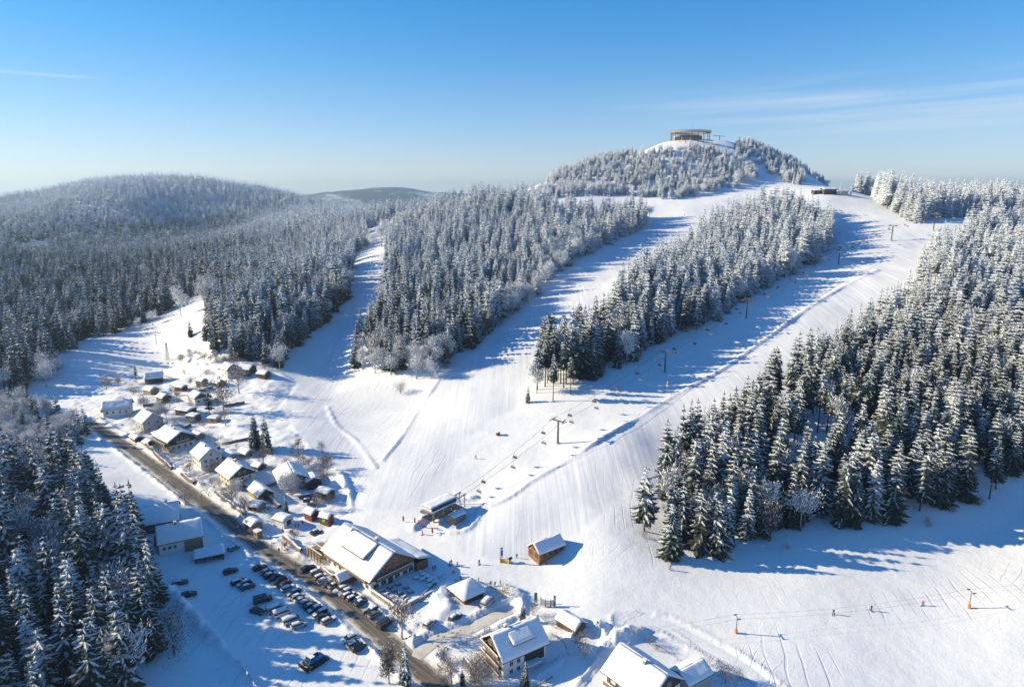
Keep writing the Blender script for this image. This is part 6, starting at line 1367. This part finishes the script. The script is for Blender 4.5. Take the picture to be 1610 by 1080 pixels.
# ================================================================ single trees, bushes and stones in the open
SINGLE = [((1013, 834), 24, 'HI', 'lone full spruce standing apart at the left tip of the right forest', 'spruce_tree'), ((1055, 877), 20, 'DARK', 'dark green spruce nearest the flat snow at the forest tip', 'spruce_tree'), ((1126, 871), 23, 'DARK', 'broad dark green spruce at the foot of the right forest', 'spruce_tree'),
 ((402, 708), 17, 'DARK', 'dark spruce on the left of the village pair', 'spruce_tree'), ((419, 712), 17, 'DARK', 'dark spruce on the right of the village pair', 'spruce_tree'), ((329, 648), 18, 'HI', 'slim spruce in the middle of the village', 'spruce_tree'), ((214, 592), 10, 'HI', 'small spruce beside the upper barn', 'spruce_tree'), ((450, 806), 7, 'DARK', 'stout green conifer with a snow cap between the huts', 'spruce_tree'),
 ((638, 1082), 13, 'HI', 'spruce at the bottom edge beside the road', 'spruce_tree'), ((612, 1074), 11, 'LARCH', 'bare larch at the bottom edge left of the spruce', 'larch_tree'), ((822, 979), 6, 'HI', 'small spruce behind the guesthouse roof', 'spruce_tree'), ((826, 1080), 7.5, 'HI', 'young frosted spruce in front of the guesthouse', 'spruce_tree'), ((727, 1082), 5, 'HI', 'small spruce in the garden left of the guesthouse', 'spruce_tree'),
 ((300, 530), 13, 'HI', 'lone small spruce on the meadow knoll', 'spruce_tree'), ((325, 536), 22, 'HI', 'tall slim spruce at the tip of the meadow wood', 'spruce_tree'), ((212, 832), 12, 'HI', 'small spruce at the left corner of the barn', 'spruce_tree'), ((626, 352), 24, 'DARK', 'dark conifer standing out on the ridge at the head of the narrow piste', 'spruce_tree'),
 ((845, 612), 26, 'TALL', 'tall spruce at the lower left tip of the wooded strip', 'spruce_tree'), ((830, 632), 9, 'HI', 'small spruce at the lowest tip of the wooded strip', 'spruce_tree'), ((885, 560), 26, 'TALL', 'bare stemmed spruce standing free left of the wooded strip', 'spruce_tree'), ((910, 548), 27, 'TALL', 'second bare stemmed spruce left of the wooded strip', 'spruce_tree'), ((935, 535), 27, 'TALL', 'third bare stemmed spruce left of the wooded strip', 'spruce_tree'),
 ((1321, 306), 14, 'HI', 'white rimed column like spruce at the upper lift', 'spruce_tree'), ((1337, 307), 11, 'HI', 'small white spruce right of the rimed column', 'spruce_tree'), ((1331, 296), 26, 'DARK', 'tall dark spruce behind the upper lift', 'spruce_tree'), ((1316, 296), 14, 'DARK', 'lower dark spruce behind the upper lift', 'spruce_tree'),
 ((168, 615), 10, 'BARE', 'bare rimed tree on the open field left of the upper barn', 'bare_tree'), ((186, 612), 8, 'BARE', 'smaller bare tree right of the field tree', 'bare_tree'), ((352, 650), 20, 'BARE', 'large bare tree beside the slim village spruce', 'bare_tree'), ((376, 618), 18, 'BARE', 'large bare tree in front of the brown barn', 'bare_tree'), ((365, 800), 9, 'BARE', 'small rimed tree above the road bend', 'bare_tree'), ((386, 815), 8, 'BARE', 'small rimed tree beside the poster hut', 'bare_tree'),
 ((632, 1003), 12, 'BARE', 'bare tree at the junction with the side road', 'bare_tree'), ((710, 1075), 8, 'BARE', 'bare garden tree at the bottom left of the guesthouse', 'bare_tree'), ((300, 752), 8, 'BARE', 'bare garden tree below the white house', 'bare_tree'), ((285, 498), 22, 'LEAF', 'pale rimed tree at the upper edge of the meadow', 'rimed_tree'), ((322, 484), 24, 'LEAF', 'tall pale rimed tree at the meadow wood', 'rimed_tree'), ((240, 510), 13, 'LEAF', 'round rimed tree alone on the meadow edge', 'rimed_tree'), ((216, 518), 9, 'LEAF', 'low rimed tree on the meadow edge', 'rimed_tree'), ((203, 512), 6, 'LEAF', 'smallest rimed tree on the meadow edge', 'rimed_tree'),
 ((600, 388), 24, 'LEAF', 'large pale rimed tree at the head of the narrow piste', 'rimed_tree'), ((584, 392), 18, 'LEAF', 'pale rimed tree left of the piste head', 'rimed_tree'), ((800, 492), 17, 'LEAF', 'pale larch like tree where the middle piste bends', 'rimed_tree'), ((570, 582), 12, 'LEAF', 'rimed round tree at the lower left of the upper forest', 'rimed_tree'), ((590, 588), 14, 'LEAF', 'rimed round tree second from the left of the upper forest', 'rimed_tree'), ((615, 592), 14, 'LEAF', 'rimed round tree third from the left of the upper forest', 'rimed_tree'), ((655, 596), 15, 'LEAF', 'rimed round tree at the tip of the upper forest', 'rimed_tree'), ((678, 596), 13, 'LEAF', 'rimed round tree at the right tip of the upper forest', 'rimed_tree'), ((440, 582), 17, 'LEAF', 'rimed tree at the lower tip of the meadow wood', 'rimed_tree'),
 ((1085, 795), 21, 'LARCH', 'bare brown larch at the left edge of the right forest', 'larch_tree'), ((1100, 780), 20, 'LARCH', 'second bare larch at the left edge of the right forest', 'larch_tree'), ((985, 560), 19, 'LARCH', 'bare larch in the gap of the wooded strip', 'larch_tree'), ((1000, 552), 18, 'LARCH', 'second bare larch in the gap of the wooded strip', 'larch_tree'), ((1210, 850), 15, 'LARCH', 'bare rimed larch at the foot of the right forest', 'larch_tree'), ((1075, 820), 13, 'LARCH', 'small bare larch behind the lone spruce', 'larch_tree'),
 ((912, 1024), 5.5, 'BUSH', 'large brown bush beside the lane right of the guesthouse', 'bush'), ((920, 1033), 4, 'BUSH', 'smaller brown bush below the large one', 'bush'), ((1140, 1074), 5, 'BUSH', 'brown bush at the bottom edge right of the annex', 'bush'), ((630, 620), 6, 'BUSH', 'rimed bush on the open slope below the upper forest', 'bush'), ((756, 1078), 4.5, 'BUSH', 'dark bush in the garden of the guesthouse', 'bush'), ((838, 968), 4, 'BUSH', 'bush behind the guesthouse ridge', 'bush'), ((790, 940), 4, 'BUSH', 'snowy bush at the end of the snow bar fence', 'bush'), ((698, 1040), 4, 'BUSH', 'bush at the inner corner of the road junction', 'bush'),
 ((242, 813), 3, 'BUSH', 'bush above the barn roof', 'bush'), ((292, 795), 5, 'BUSH', 'frosted bush between the barn and the road', 'bush'), ((430, 812), 3, 'BUSH', 'green brown bush left of the shack', 'bush'), ((275, 1030), 9, 'BUSH', 'wide rimed bush at the edge of the lower left wood', 'bush'), ((268, 990), 7, 'BUSH', 'rimed bush below the lower left spruces', 'bush')]
KIND = {'HI': (HI, SPR_TRUNK, 23), 'TALL': (TALL, SPR_TRUNK, 24), 'DARK': ([DARK], SPR_TRUNK, 23), 'BARE': (BARE, LEAF_TRUNK, 12), 'LEAF': (LEAF, LEAF_TRUNK, 15), 'LARCH': ([LARCH], SPR_TRUNK, 21), 'BUSH': (BUSH, mk(MB().bar((0, 0, -.5), (0, 0, 1.2), .06, 5), 'stem', M['bark']), 3.2)}
for (u, v), h, kd, lb, nm in SINGLE:
    cr_, tk, H_ = KIND[kd]; p = gp(u, v)
    plant(nm, cr_, tk, H_, 0, p.x, p.y, p.z, h, lb, nm.replace('_', ' '))
# hedges and shrubs of the gardens
import re as _re
bld_name = lambda o: _re.split(r' (?:with|beside|between|in|at|above|below|behind|right|left|near|under|hanging|farthest|standing|from|on|among) ', o['label'])[0]
blds = [(o.location.x, o.location.y, bld_name(o)) for o in bpy.data.objects if o.parent is None and o.get('category') in ('house', 'hut', 'barn', 'shed', 'garage', 'inn', 'guesthouse', 'cottage', 'farmhouse', 'stall', 'kiosk', 'carport', 'annex', 'porch', 'terrace', 'deck', 'shelter')]
GB = [(205, 660), (222, 668), (212, 682), (225, 690), (245, 695), (262, 712), (248, 705), (240, 688), (255, 722), (272, 722), (288, 735), (262, 735), (300, 745), (235, 655), (262, 650), (248, 640), (275, 632), (268, 642), (230, 610), (252, 612), (300, 665), (318, 672), (330, 690), (345, 690), (312, 690), (352, 705), (375, 705), (388, 735), (402, 745), (430, 745), (425, 760), (345, 765), (335, 772), (352, 782), (378, 790), (372, 770), (420, 800), (462, 780), (470, 790), (480, 768), (520, 775), (515, 790), (450, 735), (470, 735), (495, 742), (458, 715), (475, 712), (300, 580), (312, 575), (325, 585), (290, 590), (335, 600), (318, 610), (280, 600), (270, 608), (345, 620), (395, 640), (300, 640), (285, 660), (468, 880), (480, 892), (452, 868), (442, 860), (500, 905), (512, 918), (765, 1055), (740, 1060), (690, 1060), (700, 1075), (775, 1075), (1000, 1000), (1020, 1012), (1035, 1022), (1115, 1045), (1165, 1070), (870, 985), (860, 978), (1500, 806), (1540, 795), (1460, 830), (1240, 862), (1140, 880), (1010, 846), (1060, 780), (1045, 800)]
for i, (u, v) in enumerate(GB):
    p = gp(u+R.uniform(-3, 3), v+R.uniform(-2, 2)); h = R.uniform(1.6, 3.8)
    nb = min(blds, key=lambda q: math.hypot(p.x-q[0], p.y-q[1])); g = 'shrubs near the '+nb[2]; lb = 'brown leafless shrub near the '+nb[2]
    if u > 1030: g = 'leafless shrubs at the edge of the right forest'; lb = 'leafless shrub poking out of the snow at the edge of the right forest'
    plant('shrub', BUSH, KIND['BUSH'][1], 3.2, 0, p.x, p.y, p.z, h, lb, 'shrub', g, R.uniform(.9, 1.4))
for i, (u, v) in enumerate([(228, 645), (250, 660), (222, 640), (300, 605), (285, 575), (308, 560), (315, 565), (332, 572), (270, 620), (355, 670), (415, 735), (340, 710), (250, 715), (470, 715), (510, 765), (515, 735), (500, 800)]):
    p = gp(u, v); plant('bare_tree', BARE, LEAF_TRUNK, 12, 0, p.x, p.y, p.z, R.uniform(5, 10), 'small bare fruit tree near the '+min(blds, key=lambda q: math.hypot(p.x-q[0], p.y-q[1]))[2], 'bare tree', 'small bare fruit trees near the '+min(blds, key=lambda q: math.hypot(p.x-q[0], p.y-q[1]))[2])

rv = random.Random(21); n_ = 0
GZ = [((205, 655), (300, 720), 26), ((300, 715), (430, 790), 26), ((230, 600), (350, 660), 24), ((350, 770), (500, 830), 20), ((440, 710), (540, 790), 16), ((280, 560), (420, 600), 18), ((690, 1040), (760, 1085), 14), ((860, 980), (930, 1010), 8), ((150, 600), (240, 620), 6), ((420, 850), (520, 910), 12)]
for (u0, v0), (u1, v1), cnt_ in GZ:
    for q in range(int(cnt_*1.7)):
        p = gp(rv.uniform(u0, u1), rv.uniform(v0, v1))
        if min(math.hypot(p.x-a, p.y-b_) for a, b_, _n in blds) < 8.5 or poly_dist(np.array([p.x]), np.array([p.y]), ROAD)[0][0] < 6.5: continue
        g = 'the '+min(blds, key=lambda q: math.hypot(p.x-q[0], p.y-q[1]))[2]
        if rv.random() < .34: plant('bare_tree', BARE+LEAF[:1], LEAF_TRUNK, 12, 0, p.x, p.y, p.z, rv.uniform(4, 9), 'small bare tree near '+g, 'bare tree', 'small bare trees near '+g)
        else: plant('shrub', BUSH, KIND['BUSH'][1], 3.2, 0, p.x, p.y, p.z, rv.uniform(1.4, 3.6), 'leafless rimed shrub in the snow near '+g, 'shrub', 'leafless shrubs near '+g, rv.uniform(1.0, 1.7))
# clipped hedges and low walls under snow between the gardens
def hedge(pts, label, h=1.5, w=1.1):
    L = smooth_line([gp(*p)[:2] for p in pts], 1.0); P0 = Vector((L[0][0], L[0][1], gz(*L[0]))); V = []; F = []; S = []; n = 7; V2 = []
    for i, (x, y) in enumerate(L):
        d = L[min(i+1, len(L)-1)]-L[max(i-1, 0)]; d = d/(np.linalg.norm(d)+1e-9); z = gz(x, y)
        for j in range(n):
            a = math.pi*j/(n-1); rr_ = 1+.35*(rv.random()-.5); ox = math.cos(a)*w/2*rr_; oz = math.sin(a)**.6*h*rr_
            V.append((x-P0.x+d[1]*ox, y-P0.y-d[0]*ox, z-P0.z+oz-.1)); S.append(.15)
            if 1 < j < n-2: V2.append((x-P0.x+d[1]*ox*1.05, y-P0.y-d[0]*ox*1.05, z-P0.z+oz-.1+.16+.12*rv.random()))
    F = [(i*n+j, i*n+j+1, (i+1)*n+j+1, (i+1)*n+j) for i in range(len(L)-1) for j in range(n-1)]
    r = thing('hedge', P0, label, 'hedge'); me = mesh_snow('foliage', V, F, S, M['bare']); o = bpy.data.objects.new('foliage', me); COL.objects.link(o); o.parent = r
    F2 = [(i*3+j, i*3+j+1, (i+1)*3+j+1, (i+1)*3+j) for i in range(len(L)-1) for j in range(2)]
    link_mesh('snow_cap', V2, F2, M['snow'], r, smooth=True)
for pts, lb in ((((226, 700), (249, 720), (270, 738)), 'brown hedge along the road below the black gabled chalet'), (((286, 747), (306, 762)), 'brown hedge along the road below the white two storey house'), (((340, 778), (366, 796), (385, 812)), 'hedge along the road below the cream house'),
   (((308, 722), (345, 706)), 'hedge between the two middle gardens'), (((350, 700), (392, 694)), 'hedge left of the two dark spruces'), (((405, 770), (436, 758)), 'hedge below the broad roofed house'), (((470, 782), (505, 772)), 'hedge above the red stalls'), (((268, 680), (300, 668)), 'hedge behind the black gabled chalet'),
   (((225, 640), (250, 634), (268, 622)), 'hedge through the upper village'), (((300, 618), (335, 610)), 'hedge below the upper cottage'), (((350, 640), (385, 634)), 'hedge right of the large bare tree'), (((422, 782), (440, 798)), 'hedge left of the green conifer'), (((730, 1040), (748, 1062)), 'hedge left of the guesthouse balconies'), (((446, 845), (462, 858), (474, 870)), 'hedge in front of the sun deck'), (((505, 896), (530, 915)), 'hedge between the parked cars and the inn')):
    hedge(pts, lb, rv.uniform(1.1, 1.7), rv.uniform(.9, 1.5))
# ================================================================ winter air
def build_haze():
    x0, x1, y0, y1, z0, z1 = -30500, 30500, -60, 15600, -520, 226
    b = MB(); b.box(x0, x1, y0, y1, z0, z1)
    m = bpy.data.materials.new('winter_haze'); m.use_nodes = True; n = m.node_tree; n.nodes.clear()
    o = n.nodes.new('ShaderNodeOutputMaterial'); v = n.nodes.new('ShaderNodeVolumePrincipled')
    v.inputs['Color'].default_value = (.58, .80, 1.0, 1); v.inputs['Density'].default_value = HAZE; v.inputs['Anisotropy'].default_value = .3
    n.links.new(v.outputs[0], o.inputs['Volume'])
    h = b.build('haze', m); return tag(h, 'pale winter haze over the valley', kind='stuff')
HAZE = 7e-5
build_haze()
